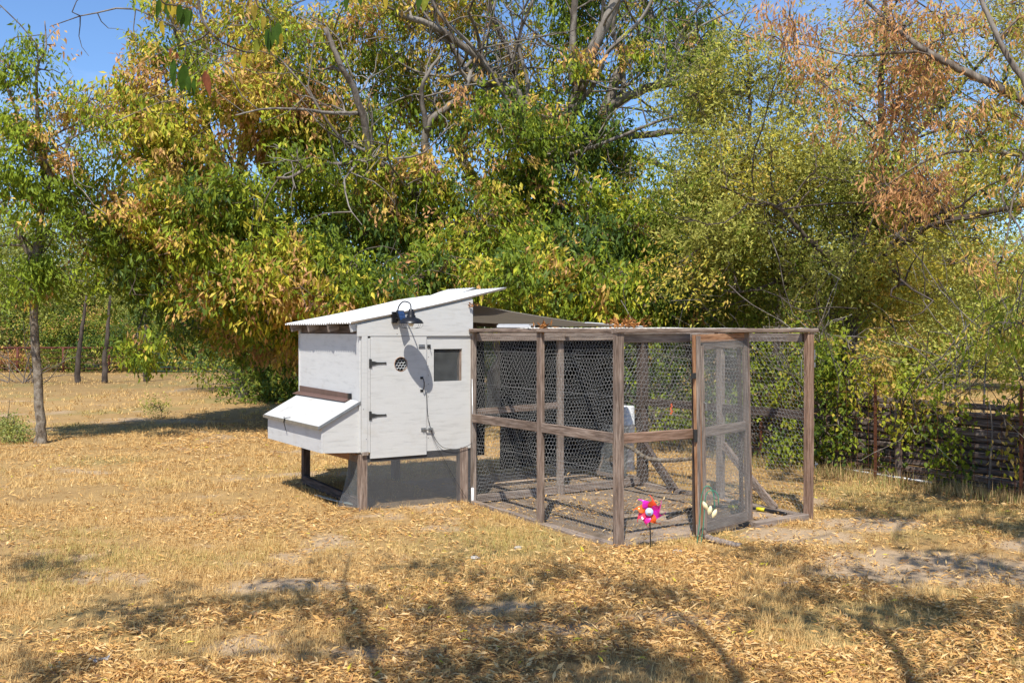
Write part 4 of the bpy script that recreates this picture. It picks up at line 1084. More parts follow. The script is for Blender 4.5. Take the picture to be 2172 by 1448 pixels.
# the big spreading tree behind the coop
bx = P(1075, 700, 20)
grow('pecan_tree', 'huge spreading tree with grey crooked limbs right behind the chicken coop', 'tree', (bx[0], 20, 0),
     [([(bx[0] - .1, 20, -.1)] + PP((1080, 700, 20), (1090, 560, 20), (1122, 522, 19.9), (1150, 430, 19.8), (1145, 345, 19.8)), .34, .20),
      (PP((1145, 360, 19.8), (1184, 290, 19.7), (1213, 232, 19.5), (1234, 174, 19.3), (1263, 95, 19.1), (1304, 0, 19), (1330, -120, 19)), .17, .09),
      (PP((1230, 190, 19.4), (1213, 157, 19.3), (1217, 62, 19.2), (1222, -60, 19.1)), .09, .06),
      (PP((1160, 350, 19.9), (1242, 298, 20), (1275, 257, 20.2), (1296, 199, 20.4), (1312, 153, 20.5), (1354, 91, 20.7), (1383, 46, 20.8), (1345, -30, 21)), .14, .08),
      (PP((1262, 275, 20.1), (1283, 249, 19.9), (1304, 220, 19.7), (1354, 195, 19.4), (1404, 178, 19), (1450, 172, 18.6), (1505, 155, 18.2)), .13, .06),
      (PP((1325, 215, 20), (1318, 120, 19.8), (1300, 60, 19.6), (1320, -20, 19.4)), .06, .035),
      (PP((1145, 345, 19.8), (1120, 260, 19.6), (1097, 199, 19.4), (1064, 178, 19.3), (1014, 124, 19), (956, 79, 18.7), (906, 50, 18.5), (840, 30, 18.2)), .12, .05),
      (PP((1097, 199, 19.4), (1085, 120, 19.5), (1050, 50, 19.6), (1035, -30, 19.7)), .06, .04),
      (PP((1060, 178, 19.3), (1010, 174, 19.5), (969, 116, 19.3), (935, 75, 19.1), (900, 55, 19)), .075, .03),
      (PP((1100, 480, 19.8), (1030, 420, 20.2), (973, 311, 20.6), (1010, 249, 20.7), (1031, 215, 20.8), (1045, 150, 20.9)), .13, .07),
      (PP((1110, 540, 19.8), (980, 450, 19.2), (910, 340, 18.8), (906, 269, 18.6), (948, 228, 18.6), (981, 199, 18.7), (1000, 150, 18.8)), .11, .04),
      (PP((906, 280, 18.6), (894, 207, 18.4), (902, 166, 18.3), (935, 116, 18.3)), .06, .025),
      (PP((1080, 560, 19.8), (960, 480, 18.8), (852, 394, 18), (819, 356, 17.6), (786, 327, 17.3), (770, 249, 17), (749, 186, 16.8), (724, 141, 16.6), (690, 60, 16.5)), .11, .04),
      (PP((800, 338, 17.4), (770, 342, 17.1), (724, 348, 16.8), (660, 352, 16.4), (620, 375, 16.2), (588, 377, 16)), .055, .02),
      (PP((762, 240, 17), (700, 240, 16.6), (640, 232, 16.2), (560, 232, 16), (500, 245, 15.8)), .04, .012),
      (PP((1190, 285, 19.6), (1221, 352, 18.8), (1259, 406, 18.4), (1275, 439, 18.2), (1262, 480, 18)), .045, .018),
      (PP((1270, 425, 18.3), (1321, 443, 18.1), (1350, 497, 17.9)), .025, .012),
      (PP((1200, 300, 19.8), (1330, 290, 20), (1448, 278, 20.2), (1530, 283, 20.4), (1620, 275, 20.6)), .09, .04),
      (PP((1280, 320, 20), (1400, 350, 20.2), (1470, 400, 20.4), (1510, 450, 20.6)), .07, .03),
      (PP((1125, 300, 19.4), (1075, 210, 18.9), (1010, 110, 18.6), (940, 40, 18.4), (900, -30, 18.3)), .055, .025),
      (PP((1110, 270, 19.3), (1120, 180, 19), (1100, 90, 18.9), (1130, 0, 18.8)), .05, .025),
      (PP((1200, 250, 19.4), (1260, 180, 19), (1290, 110, 18.8), (1360, 40, 18.6), (1400, -40, 18.5)), .055, .025),
      (PP((1150, 330, 19.5), (1200, 330, 19), (1290, 300, 18.7), (1390, 260, 18.4), (1480, 230, 18.2)), .06, .02),
      (PP((1385, 190, 19.1), (1430, 110, 18.9), (1480, 60, 18.7), (1560, 20, 18.6)), .04, .015),
      (PP((1010, 120, 19), (960, 160, 18.8), (880, 150, 18.6), (800, 100, 18.4)), .04, .012),
      (PP((785, 325, 17.3), (720, 290, 17), (650, 190, 16.8), (590, 120, 16.7)), .035, .012),
      (PP((1110, 540, 19.8), (1210, 480, 19.2), (1300, 560, 18.8), (1330, 640, 18.5), (1355, 700, 18.3)), .09, .05)],
     [(900, 520, 18.3, 2.5, 1.35, 1.6, 330, .32), (1150, 490, 19.0, 2.1, 1.3, 1.4, 230, .34), (1380, 500, 18.3, 1.7, 1.4, 1.5, 250, .16), (1320, 330, 19.8, 1.6, 1.0, 1.6, 100, .20),
      (770, 400, 18.6, 1.7, 1.5, 1.6, 190, .42), (1020, 400, 19.6, 1.7, .8, 1.6, 90, .34), (1010, 290, 18.8, 1.1, .7, 1.2, 22, .5), (1000, 70, 21.2, 3.0, 1.1, 1.6, 90, .36), (1390, 70, 21.4, 2.2, 1.4, 1.5, 80, .30),
      (760, 110, 19.0, 1.7, 1.5, 1.6, 120, .50), (1020, 610, 16.6, 3.2, .62, 1.4, 300, .34), (720, 600, 16.8, 1.9, 1.0, 1.3, 220, .46), (1400, 640, 17.0, 1.9, .7, 1.4, 170, .14), (1210, 230, 20.2, 1.7, .9, 1.2, 60, .42), (1130, 250, 18.5, .6, .45, .5, 16, .5), (1350, 120, 18.9, .7, .4, .5, 14, .5), (1000, 220, 18.3, .5, .4, .4, 12, .6), (1240, 110, 18.6, .5, .4, .4, 10, .5),
      (1080, -170, 20, 5.0, 1.2, 3, 120, .4), (1080, 190, 22, 2.6, .9, .8, 90, .38), (1470, 120, 21, 1.3, 1.6, 1.2, 90, .32), (880, 230, 20.5, 1.4, .9, 1, 60, .44), (1290, 30, 20.4, 1.4, .7, .8, 50, .45), (940, 10, 19.6, 1.6, .5, .8, 50, .5), (1130, 300, 18.0, 1.0, .8, .8, 40, .5), (1250, 560, 17.4, 1.4, .7, 1.0, 130, .12), (1100, 545, 21.5, 3.5, 1.0, 1.2, 120, .08)], dict(PEC, web=170), 3)
# yellowing tree to the left of the coop
bx = P(515, 700, 23)
grow('pecan_tree', 'broad yellowing tree hanging low over the grass left of the coop', 'tree', (P(515, 0, 27)[0], 27, 0),
     [([(P(515, 0, 27)[0], 27, -.1)] + PP((515, 740, 26.5), (512, 660, 24), (505, 560, 21.5), (500, 430, 21), (520, 300, 20.5), (560, 160, 20), (600, 20, 20)), .15, .07),
      (PP((505, 560, 21.5), (440, 480, 20), (380, 400, 18.8), (320, 330, 18), (270, 270, 17.5)), .10, .02),
      (PP((500, 430, 21), (450, 300, 20), (410, 180, 19), (370, 60, 18.5), (350, -20, 18.4)), .09, .03),
      (PP((502, 480, 21), (580, 400, 19.8), (650, 300, 19), (680, 160, 18.6), (700, 40, 18.5)), .09, .03),
      (PP((508, 600, 21.6), (430, 590, 19.8), (350, 600, 18.6), (290, 640, 18)), .08, .02),
      (PP((510, 600, 21.6), (590, 560, 19.5), (640, 580, 18.4), (680, 630, 18)), .07, .02)],
     [(450, 300, 18.0, 1.9, 1.7, 1.8, 300, .60), (600, 200, 18.5, 1.7, 1.7, 1.8, 240, .54), (400, 490, 17.5, 1.9, 1.3, 1.6, 270, .44), (600, 440, 17.5, 1.9, 1.7, 1.6, 280, .45),
      (340, 210, 18, .9, 1.2, 1.2, 80, .55), (460, 600, 17.5, 2.0, .80, 1.4, 160, .44), (610, 660, 18.6, 1.4, .8, 1.2, 160, .36), (280, 420, 17.5, .8, 1.0, 1.0, 34, .50), (500, 40, 19, 1.8, .9, 1.5, 90, .5),
      (330, 60, 18.3, .35, .7, .5, 16, .4), (310, 745, 16.5, .30, .35, .3, 12, .22), (600, 725, 21, 1.2, .5, 1.0, 70, .15), (440, 700, 20, 1.5, .4, 1.0, 50, .3)], dict(PEC, clump=1.25, web=60), 4)
# slender young tree at the left edge
b = G0(88, 900, 16.05)
grow('young_tree', 'slender young tree with a lichened trunk at the left edge of the yard', 'tree', b,
     [([(b[0], b[1], -.05)] + PP((84, 860, 16.05), (74, 700, 16.05), (74, 560, 16), (91, 435, 16), (108, 381, 15.9), (79, 315, 15.9), (41, 249, 15.8), (4, 157, 15.8)), .085, .02),
      (PP((98, 400, 16), (82, 300, 15.9), (79, 232, 15.9), (79, 145, 15.8), (97, 104, 15.8), (95, 45, 15.8)), .045, .008),
      (PP((74, 560, 16), (40, 500, 15.8), (10, 440, 15.6), (-30, 400, 15.5)), .05, .015),
      (PP((74, 580, 16), (90, 520, 16.2), (110, 470, 16.4), (150, 400, 16.6), (190, 330, 16.6)), .04, .01),
      (PP((105, 385, 16), (140, 320, 16.1), (170, 250, 16.2), (200, 180, 16.2)), .03, .008)],
     [(70, 300, 15.9, .85, .9, .8, 44, .30), (150, 330, 16.2, .8, .8, .8, 30, .26), (60, 470, 15.8, .85, .7, .8, 50, .20), (160, 440, 16.4, .6, .7, .7, 30, .22), (80, 140, 15.8, .55, .55, .5, 16, .34),
      (180, 230, 16.2, .55, .45, .5, 16, .60), (10, 330, 15.6, .6, .9, .6, 60, .3), (100, 590, 15.9, .8, .35, .7, 56, .12), (20, 180, 15.7, .3, .4, .3, 14, .3), (-60, 400, 15.5, .6, 1.1, .8, 50, .2)],
     dict(PEC, dryp=.03, per=40, L=(.08, .13), clump=2.2, spread=.13, pal=['green', 'green', 'lime', 'lime', 'ochre', 'brown'], gain=1.15, tvar=.5, web=14), 5, bark=M_bark_small)
# airy fine leaved tree behind the right half of the run
FINE = dict(clump=1.5, web=70, per=105, spread=.26, droop=.35, L=(.035, .085), W=(.3, .5), pal=['green', 'olive', 'pale', 'pale', 'yellow', 'ochre'], spray=11, loc=.036, tvar=.8, twig=1.0)
b = G0(1800, 960, 14.6)
grow('mesquite_tree', 'airy fine leaved tree forking low behind the right half of the run', 'tree', b,
     [([(b[0], b[1], -.05)] + PP((1800, 820, 14.6), (1806, 696, 14.5), (1825, 590, 14.4), (1868, 546, 14.2), (1955, 488, 13.9), (2050, 460, 13.6), (2172, 435, 13.2)), .14, .03),
      (PP((1810, 680, 14.5), (1812, 560, 14.6), (1815, 483, 14.7), (1850, 400, 14.8), (1873, 338, 14.9), (1868, 193, 15), (1880, 60, 15), (1870, -60, 15)), .10, .03),
      (PP((1822, 600, 14.4), (1719, 512, 14.2), (1656, 445, 14), (1590, 420, 13.9), (1530, 396, 13.8)), .05, .012),
      (PP((1805, 700, 14.5), (1740, 640, 14.8), (1690, 560, 15), (1600, 480, 15.2), (1590, 330, 15.2), (1590, 200, 15.2), (1585, 80, 15.2)), .07, .02),
      (PP((1850, 400, 14.8), (1930, 300, 15), (2020, 200, 15.2), (2110, 100, 15.3), (2180, 30, 15.4)), .05, .02),
      (PP((1690, 560, 15), (1640, 600, 14.6), (1560, 620, 14.2), (1500, 600, 14)), .03, .01)],
     [(1640, 400, 14.6, 1.25, 1.2, 1.3, 160, .48), (1830, 380, 14.8, 1.25, 1.3, 1.3, 110, .46), (2000, 430, 14.4, 1.2, .7, 1.2, 90, .45), (1580, 560, 14.2, 1.1, .7, 1.1, 130, .36), (1760, 590, 14.6, 1.3, .6, 1.1, 110, .32),
      (1620, 170, 15.2, 1.2, 1.1, 1.1, 100, .44), (1850, 130, 15.2, 1.3, 1.0, 1.1, 80, .46), (1940, 620, 15.0, 1.2, .5, 1.0, 60, .4), (1900, 470, 15.2, .9, .5, .8, 40, .45), (1540, 300, 15.4, .7, .6, .6, 30, .45), (2060, 210, 15.3, 1.1, .9, 1.0, 80, .45), (2080, 60, 15.3, .9, .6, .9, 50, .45), (1480, 250, 15.6, .8, 1.0, .8, 50, .4), (2100, 360, 15, .8, .6, .8, 40, .5), (1980, 560, 14, 1.0, .35, 1.0, 50, .42), (1500, 420, 15.2, .7, 1.2, .9, 90, .3), (1640, 650, 15.4, 1.6, .6, 1.0, 110, .2)], FINE, 6, bark=M_barkd)
# tree standing just outside the right edge, its dry branches reach in
DRY = dict(PEC, dryp=0, tvar=.35, per=30, L=(.075, .125), W=(.16, .26), pal=['green', 'lime', 'ochre', 'brown', 'brown', 'brown'], clump=1.3, spread=.15, twig=.8)
grow('dry_leaved_tree', 'tree at the right edge reaching in with long branches of dry leaves', 'tree', (7.6, 9.0, 0),
     [([(7.6, 9, -.1), (7.5, 9, 1.2), (7.4, 9.1, 2.6), (7.3, 9.1, 4.0), (7.2, 8.9, 5.6), (7.0, 8.5, 7.4)], .19, .08),
      ([(7.4, 9.1, 2.8)] + PP((2300, 290, 10.8), (2172, 213, 11.2), (2052, 155, 11.4), (1960, 106, 11.6), (1900, 60, 11.8), (1835, 0, 12)), .075, .022),
      (PP((2000, 125, 11.5), (1960, 110, 11.6), (1900, 112, 11.8), (1810, 118, 12), (1730, 100, 12.2), (1660, 89, 12.4)), .03, .008),
      ([(7.35, 9.1, 3.6)] + PP((2250, 270, 10.6), (2172, 169, 10.8), (2125, 97, 11), (2081, 0, 11.2), (2050, -80, 11.3)), .05, .02),
      ([(7.3, 9.1, 4.0), (6.4, 8.2, 5.0), (5.4, 7.2, 5.5), (4.4, 6.4, 5.7), (3.4, 6.0, 5.8)], .08, .02),
      ([(7.25, 9.0, 4.6), (6.6, 7.4, 5.8), (5.6, 6.0, 6.6), (4.6, 4.6, 6.9)], .07, .02),
      (PP((2172, 330, 11), (2080, 320, 11.4), (1990, 330, 11.8), (1900, 380, 12.2), (1850, 420, 12.5)), .025, .007),
      ([(7.35, 9.05, 3.4)] + PP((2172, 330, 11),), .04, .025)],
     [(1690, 60, 12.2, .45, .50, .5, 22, .78), (1850, 50, 12, .60, .35, .5, 20, .74), (1960, 130, 11.8, .50, .35, .5, 18, .78), (1870, 260, 12.2, .50, .60, .5, 32, .86), (1900, 390, 12.3, .60, .40, .5, 36, .86),
      (2050, 260, 11.5, .55, .4, .5, 16, .72), (2120, 250, 11.2, .4, .5, .4, 16, .3), (2130, 340, 11.2, .35, .25, .4, 12, .2), (2010, 40, 11.8, .5, .35, .4, 16, .5), (2150, 70, 11.0, .5, .5, .4, 14, .7), (1780, 150, 12.2, .4, .35, .4, 12, .85),
      (2130, 700, 10.6, .32, .28, .4, 20, .12), (2140, 520, 11, .35, .4, .4, 14, .3), (2150, 430, 11, .3, .3, .3, 8, .3)], DRY, 7)

def world_blob(x, y, z, rx, rz, ry, n, t): 
    d = y; return ((x / d) * 2100 + 1086, 698 - (z - CAM_Z) * 2100 / d, d, rx, rz, ry, n, t)
def cast(px, py, r, n, z=5.8):
    """a leafy lump placed so that the sun throws its shade on the yard at that spot"""
    y = CAM_Z * 2100 / (py - 698); x = (px - 1086) / 2100 * y; k = z / -SUN_DIR.z
    return (x - SUN_DIR.x * k, z, y - SUN_DIR.y * k, r, r * .7, r, n, .3)
def grow_world(name, label, base, limbs, blobs, spec, seed):
    """same as grow(), for trees beside or behind the camera"""
    global P
    keep = P; P = lambda a, b, d: np.array([a, d, b], float)
    try: return grow(name, label, 'tree', base, limbs, blobs, spec, seed)
    finally: P = keep
SH = dict(PEC, per=50, dryp=0, L=(.10, .17), clump=.9, spread=.20, twig=.8, web=30)
# crown of the right tree that shades the yard beside the fence
grow_world('shade_tree', 'leafy crown above the right side of the yard throwing dappled shade', (9.2, 5.6, 0),
     [([(9.2, 5.6, -.1), (9.1, 5.6, 2), (8.6, 5.8, 4.2), (7.4, 6.2, 5.8), (6.2, 6.6, 6.6)], .2, .06), ([(8.6, 5.8, 4.2), (7, 5.4, 5.8), (5.2, 5.4, 6.6), (3.8, 5.6, 6.9)], .1, .03), ([(7.4, 6.2, 5.8), (6.4, 7.0, 6.6), (5.2, 7.6, 7.0)], .08, .02)],
     [cast(*q) for q in ((1760, 1225, .30, 4), (1900, 1295, .32, 6), (2060, 1200, .5, 8), (2140, 1110, .6, 13), (1830, 1090, .45, 7), (1960, 1050, .7, 16), (2100, 1040, .7, 16), (1640, 1170, .22, 3), (2120, 1310, .4, 6), (1700, 1010, .5, 8))], SH, 8)
# tree behind the camera: its crown shades the foreground and one branch hangs into view
grow_world('foreground_tree', 'tree behind the viewer whose crown shades the leaves in the foreground', (1.6, -3.2, 0),
     [([(1.6, -3.2, -.1), (1.6, -3.1, 1.6), (1.5, -2.8, 3.0), (1.3, -2.2, 4.4), (1.0, -1.4, 6.0)], .28, .12),
      ([(1.55, -2.9, 2.8), (1.2, -1.4, 4.2), (.9, .0, 5.0), (.7, 1.2, 5.4), (.62, 2.2, 5.5), (.3, 3.2, 5.6)], .09, .015), ([(1.5, -2.6, 3.4), (2.4, -1.2, 4.6), (2.7, .4, 5.2), (2.45, 1.8, 5.5), (2.9, 2.8, 5.6)], .08, .014),
      ([(1.5, -2.8, 3.0), (.2, -1.5, 4.2), (-.9, -.4, 4.9), (-1.4, .8, 5.2), (-2.3, 1.8, 5.4)], .07, .014), ([(.9, .0, 5.0), (1.5, 1.2, 5.3), (1.7, 2.4, 5.4), (1.4, 3.4, 5.5)], .06, .02),
      ([(-.9, -.4, 4.9), (-1.0, 1.4, 4.6), (-1.3, 2.8, 4.5), (-1.6, 4.0, 4.4), (-1.69, 5.5, 3.84)], .04, .010)],
     [cast(*q) for q in ((300, 1290, .30, 5), (560, 1290, .2, 3), (690, 1260, .28, 4), (760, 1350, .25, 4), (1050, 1300, .30, 8), (1130, 1400, .34, 9), (1250, 1340, .28, 6), (1260, 1440, .3, 7), (1430, 1400, .28, 3), (1610, 1290, .30, 4), (1180, 1215, .22, 4), (960, 1200, .2, 3), (60, 1210, .3, 4), (1000, 1440, .3, 8), (1400, 1250, .2, 3), (1500, 1120, .0, 0), (880, 1400, .2, 3), (60, 1420, .3, 4))
      if q[3]] + [(1.6, 7.0, -1.0, 2.4, .7, .8, 50, .3)], SH, 9)
# near branch hanging into the top left corner: each leaf its own object
def near_branch():
    rs = np.random.default_rng(21); base = P(440, -60, 5.5)
    rt = empty('hanging_branch', tuple(base)); tag(rt, 'thin branch with long drooping leaves hanging into the top left corner', 'branch')
    lines = [([(415, -70), (425, 30), (445, 65), (455, 78), (480, 95), (520, 110), (545, 112)], .008, .0035), ([(444, 66), (430, 80), (400, 92), (375, 98), (365, 104)], .006, .002), ([(395, 94), (392, 120), (382, 140)], .003, .0015), ([(370, 70), (380, 84), (392, 94)], .003, .0015),
             ([(417, 100), (420, 125), (428, 150)], .003, .0015), ([(442, 72), (438, 92), (426, 100)], .003, .001), ([(540, -40), (545, 10), (570, 25), (590, 45)], .006, .002), ([(572, 25), (573, 50), (575, 70)], .003, .0015), ([(330, -40), (345, 5), (375, 12), (405, 20)], .006, .003)]
    for pts, a, b_ in lines:
        q = [P(x, y, 5.5 + .1 * math.sin(x * .05)) - base for x, y in pts]; p, r = smoothline(q, np.linspace(a, b_, len(q)), 4, .2, rs)
        MB().tube(p, r, 6).build('twig', M_barkd, rt, True)
    leaves = [(338, 0, 40, 'g'), (343, -8, 30, 'y'), (356, 2, 38, 'g'), (361, 4, 34, 'y'), (372, 12, 38, 'y'), (382, 10, 42, 'g'), (390, 20, 40, 'g'), (397, 18, 48, 'g'), (405, 22, 34, 'g'), (343, 45, 34, 'y'), (368, 126, 66, 'g'), (386, 148, 42, 'g'), (392, 138, 60, 'g'), (400, 162, 44, 'g'), (411, 168, 40, 'g'), (404, 165, 30, 'o'),
              (436, 152, 46, 'b'), (441, 158, 50, 'b'), (535, 8, 36, 'o'), (541, 10, 40, 'o'), (560, 34, 32, 'o'), (566, 62, 56, 'g'), (576, 58, 52, 'g'), (585, 55, 40, 'g'), (590, 48, 48, 'g'), (597, 72, 32, 'y'), (546, 82, 40, 'l'), (517, 116, 34, 'y'), (362, 102, 20, 'b'), (376, 112, 16, 'b'),
              (735, -12, 38, 'g'), (762, -20, 36, 'g'), (905, -30, 60, 'l'), (890, -18, 44, 'g'), (818, -12, 34, 'y')]
    mats = {k: None for k in 'gylob'}; cols = dict(g=(.05, .10, .012), y=(.40, .30, .03), l=(.22, .24, .03), o=(.34, .26, .04), b=(.22, .075, .035))
    for k in mats:
        m, n, l, bs = newmat('near_leaf'); t = noise(n, l, 30, 4); c = cols[k]; r = ramp(n, [(.3, tuple(v * .75 for v in c)), (.7, tuple(v * 1.3 for v in c))]); l.new(t.outputs['Fac'], r.inputs[0]); l.new(r.outputs[0], bs.inputs['Base Color']); bs.inputs['Specular IOR Level'].default_value = .12; bs.inputs['Roughness'].default_value = .6
        tr = n.new('ShaderNodeBsdfTranslucent'); mx = n.new('ShaderNodeMixShader'); mx.inputs[0].default_value = .35; l.new(r.outputs[0], tr.inputs[0]); l.new(bs.outputs[0], mx.inputs[1]); l.new(tr.outputs[0], mx.inputs[2]); l.new(mx.outputs[0], n['Material Output'].inputs[0]); mats[k] = m
    for x, y, Lp, kind in leaves:
        d = 5.5 + rs.uniform(-.15, .15); top = P(x, y, d) - base; L = Lp * d / 2100; w = L * rs.uniform(.14, .19); bend = rs.uniform(-.2, .2); yaw = rs.uniform(-.9, .9); V = []; nn = 7
        for i in range(nn):
            f = i / (nn - 1); ww = w * (math.sin(min(1, f * 1.02 + .03) ** .75 * math.pi)) ** .8 + .0004
            for s in (-1, 0, 1):
                V.append((math.cos(yaw) * ww * s + bend * L * f * f, math.sin(yaw) * ww * s - .25 * ww * abs(s), -L * f))
        Q = np.array([[i * 3 + j, i * 3 + j + 1, i * 3 + j + 4, i * 3 + j + 3] for i in range(nn - 1) for j in range(2)])
        mesh_np('leaf', np.array(V) + top, Q, mats[kind], rt, smooth=True)
near_branch()

# ------------------------------------------------------------------ background trees and shrubs
SAGE = dict(clump=.5, per=90, spread=.5, droop=.15, L=(.10, .19), W=(.3, .5), pal=['olive', 'sage', 'pale', 'pale', 'lime'], spray=9, loc=.16, tvar=.9, twig=.5)
for k, (px, d, h, w, t, lab) in enumerate([(0, 45, 9.0, 3.4, .25, 'feathery grey green tree at the far left edge behind the pipe fence'), (120, 48, 8.2, 3.4, .45, 'feathery pale green tree between the young tree and the left corner of the fence'),
                                           (235, 47, 8.6, 3.2, .6, 'feathery yellow green tree behind the pipe fence left of the big yellowing tree'), (420, 46, 7, 3.4, .4, 'pale green tree standing behind the yellowing tree by the cable fence'), (1960, 42, 6.6, 3.0, .5, 'olive tree beyond the pasture behind the forked trunk'), (1720, 29, 8.6, 2.7, .45, 'tall olive tree behind the fine leaved tree to its left'), (2010, 31, 8.2, 2.8, .5, 'tall olive tree behind the dry branches on the right'), (2130, 40, 5.6, 2.8, .4, 'olive tree beyond the pasture at the far right edge')]):
    x = P(px, 700, d)[0]; b = (x, d, 0)
    grow('feathery_tree', lab, 'tree', b, [([(x, d, -.1), (x + .1, d, 1.2), (x - .2, d, h * .5), (x, d, h * .8)], .16, .05), ([(x + .05, d, .7), (x - .9, d - .3, h * .35), (x - 1.5, d - .4, h * .6)], .08, .03), ([(x, d, 1.0), (x + .9, d - .3, h * .4), (x + 1.4, d, h * .65)], .08, .03)],
         [world_blob(x, d, h * .62, w, h * .36, 1.8, 130, t), world_blob(x - .8, d - .8, h * .40, w * .8, h * .22, 1.2, 60, t), world_blob(x + .8, d - .6, h * .36, w * .8, h * .2, 1.2, 60, t), world_blob(x, d - 1, h * .17, w * 1.1, h * .12, 1.2, 60, t)], SAGE, 30 + k, group='feathery trees beyond the fences')
BUSH = dict(clump=.7, per=80, spread=.34, droop=.5, L=(.09, .16), W=(.3, .5), pal=['dark', 'green', 'olive', 'lime', 'ochre', 'brown'], spray=9, loc=.12, tvar=1.2, twig=.6)
bushes = [(575, 26, 1.9, 1.7, .12, 'low dark bush hiding the trunk of the yellowing tree'), (560, 30, 3.4, 2.6, .20, 'dark leafy bush behind the hanging branches left of the coop'), (730, 27, 3.2, 2.2, .25, 'dense bush right behind the white coop roof'), (880, 26, 3.6, 2.2, .15, 'dark bush behind the high end of the coop roof'),
          (1050, 27, 3.4, 2.2, .10, 'dark bush behind the grey tarp'), (1220, 26, 3.2, 2.0, .15, 'dark bush behind the top of the black shade cloth'), (1400, 25, 3.2, 2.0, .30, 'tangled bush seen through the wire beside the drum'), (1560, 24, 3.0, 2.0, .30, 'tangled bush seen through the open run door'),
          (1700, 23, 2.9, 1.9, .35, 'tangled bush behind the right post of the run'), (1900, 30, 2.2, 1.6, .40, 'yellowish bush beyond the board fence near the forked trunk'), (2080, 38, 2.6, 2.6, .45, 'yellow green bush beyond the wire fence at the far right'), (300, 43, 2.6, 3.2, .30, 'low dark brush beyond the cable fence on the left'), (165, 43.8, 2.6, 2.8, .40, 'low olive brush beyond the cable fence right of the young tree'), (30, 43.5, 2.4, 3.2, .35, 'low olive brush beyond the cable fence at the left edge')]
for k, (px, d, h, w, t, lab) in enumerate(bushes):
    x = P(px, 700, d)[0]
    grow('background_bush', lab, 'bush', (x, d, 0), [([(x, d, -.1), (x + .1, d, .6), (x - .2, d, h * .5), (x, d, h * .8)], .10, .03), ([(x + .05, d, .1), (x - .7, d - .2, h * .5)], .05, .02), ([(x, d, .1), (x + .7, d - .2, h * .55)], .05, .02), ([(x, d, .1), (x + 1.1, d - .5, h * .35)], .04, .01), ([(x, d, .1), (x - 1.2, d - .4, h * .38)], .04, .01)],
         [world_blob(x, d, h * .55, w, h * .44, 1.3, 130 if k < 9 else 90, t), world_blob(x, d - .8, h * .22, w * 1.0, h * .16, .8, 28, t)], BUSH, 50 + k, group='bushes behind the coop and run', bark=M_barkd)
VINE = dict(clump=2.0, web=7, gain=.78, per=34, spread=.14, droop=.8, L=(.045, .085), W=(.45, .75), pal=['dark', 'green', 'lime', 'lime', 'yellow', 'ochre'], spray=7, loc=.045, tvar=1.1, twig=1.0)
def vine(px, d, blobs, lab, seed, stems=3, name='leafy_vine', spec=VINE, cat='vine'):
    x = P(px, 700, d)[0]; rs = np.random.default_rng(seed); L = []
    for s in range(stems):
        x0 = x + rs.normal(0, .25); h = rs.uniform(.9, 1.9)
        L.append(([(x0, d, -.05), (x0 + rs.normal(0, .05), d, h * .35), (x0 + rs.normal(0, .12), d + rs.normal(0, .05), h * .7), (x0 + rs.normal(0, .2), d, h)], .018, .006))
    grow(name, lab, cat, (x, d, 0), L, blobs, spec, seed, group='vines and saplings along the board fence')
vine(1765, 13.0, [(1755, 770, 12.9, .36, .55, .35, 30, .40), (1755, 900, 12.8, .32, .40, .3, 20, .28)], 'thick leafy sapling just right of the run corner post', 71, 4)
vine(1850, 12.7, [(1850, 740, 12.9, .5, .40, .4, 20, .60), (1840, 850, 12.6, .34, .36, .25, 13, .34), (1830, 950, 12.5, .2, .2, .2, 6, .3)], 'vine with yellow tipped leaves over the left end of the board fence', 72, 4)
vine(1950, 12.2, [(1940, 900, 12.0, .30, .30, .2, 14, .28), (1945, 830, 12.0, .3, .3, .2, 14, .5)], 'small green vine climbing the middle of the board fence', 73)
vine(2020, 11.7, [(2010, 880, 11.6, .28, .35, .2, 12, .34), (2000, 960, 11.5, .25, .2, .15, 10, .35)], 'sparse green vine left of the rusty steel post', 74)
vine(2150, 11.0, [(2165, 850, 10.9, .18, .4, .2, 10, .34), (2165, 960, 10.8, .15, .25, .15, 6, .45)], 'thin leafy stems climbing right of the rusty steel post', 75)
vine(1690, 13.4, [(1680, 930, 13.3, .4, .3, .3, 30, .30), (1650, 800, 13.6, .5, .5, .4, 40, .45), (1560, 860, 14.2, .6, .4, .4, 34, .35)], 'leafy undergrowth seen through the right wire wall of the run', 76, 4)
vine(1420, 15, [(1420, 900, 14.9, .5, .3, .3, 24, .35), (1400, 800, 15.2, .7, .5, .4, 30, .45)], 'green undergrowth seen beside the white drum', 77, 3)
x = P(15, 900, 16.3)[0]
grow('feathery_shrub', 'small feathery green shrub at the left edge beside the young trunk', 'shrub', (x, 16.3, 0), [([(x, 16.3, -.05), (x, 16.3, .3), (x + .1, 16.2, .7)], .012, .004), ([(x, 16.3, 0), (x + .25, 16.2, .2), (x + .45, 16.2, .12)], .01, .004), ([(x, 16.3, 0), (x - .3, 16.2, .4)], .01, .004)],
     [(10, 910, 16.2, .30, .25, .2, 26, .45), (40, 925, 16.1, .20, .12, .2, 12, .4)], dict(SAGE, clump=1.5, per=60, spread=.10, L=(.03, .06), loc=.05, twig=1.0), 80)
x = P(343, 860, 20.5)[0]
grow('low_shrub', 'small grey green weed alone on the dry lawn left of the nest box', 'shrub', (x, 20.5, 0), [([(x, 20.5, -.05), (x, 20.5, .15), (x + .05, 20.5, .3)], .006, .003), ([(x, 20.5, 0), (x + .2, 20.5, .15)], .006, .003)],
     [(343, 860, 20.5, .32, .15, .2, 12, .3)], dict(SAGE, clump=1.8, per=36, spread=.09, L=(.03, .06), loc=.05, twig=1.0), 81)
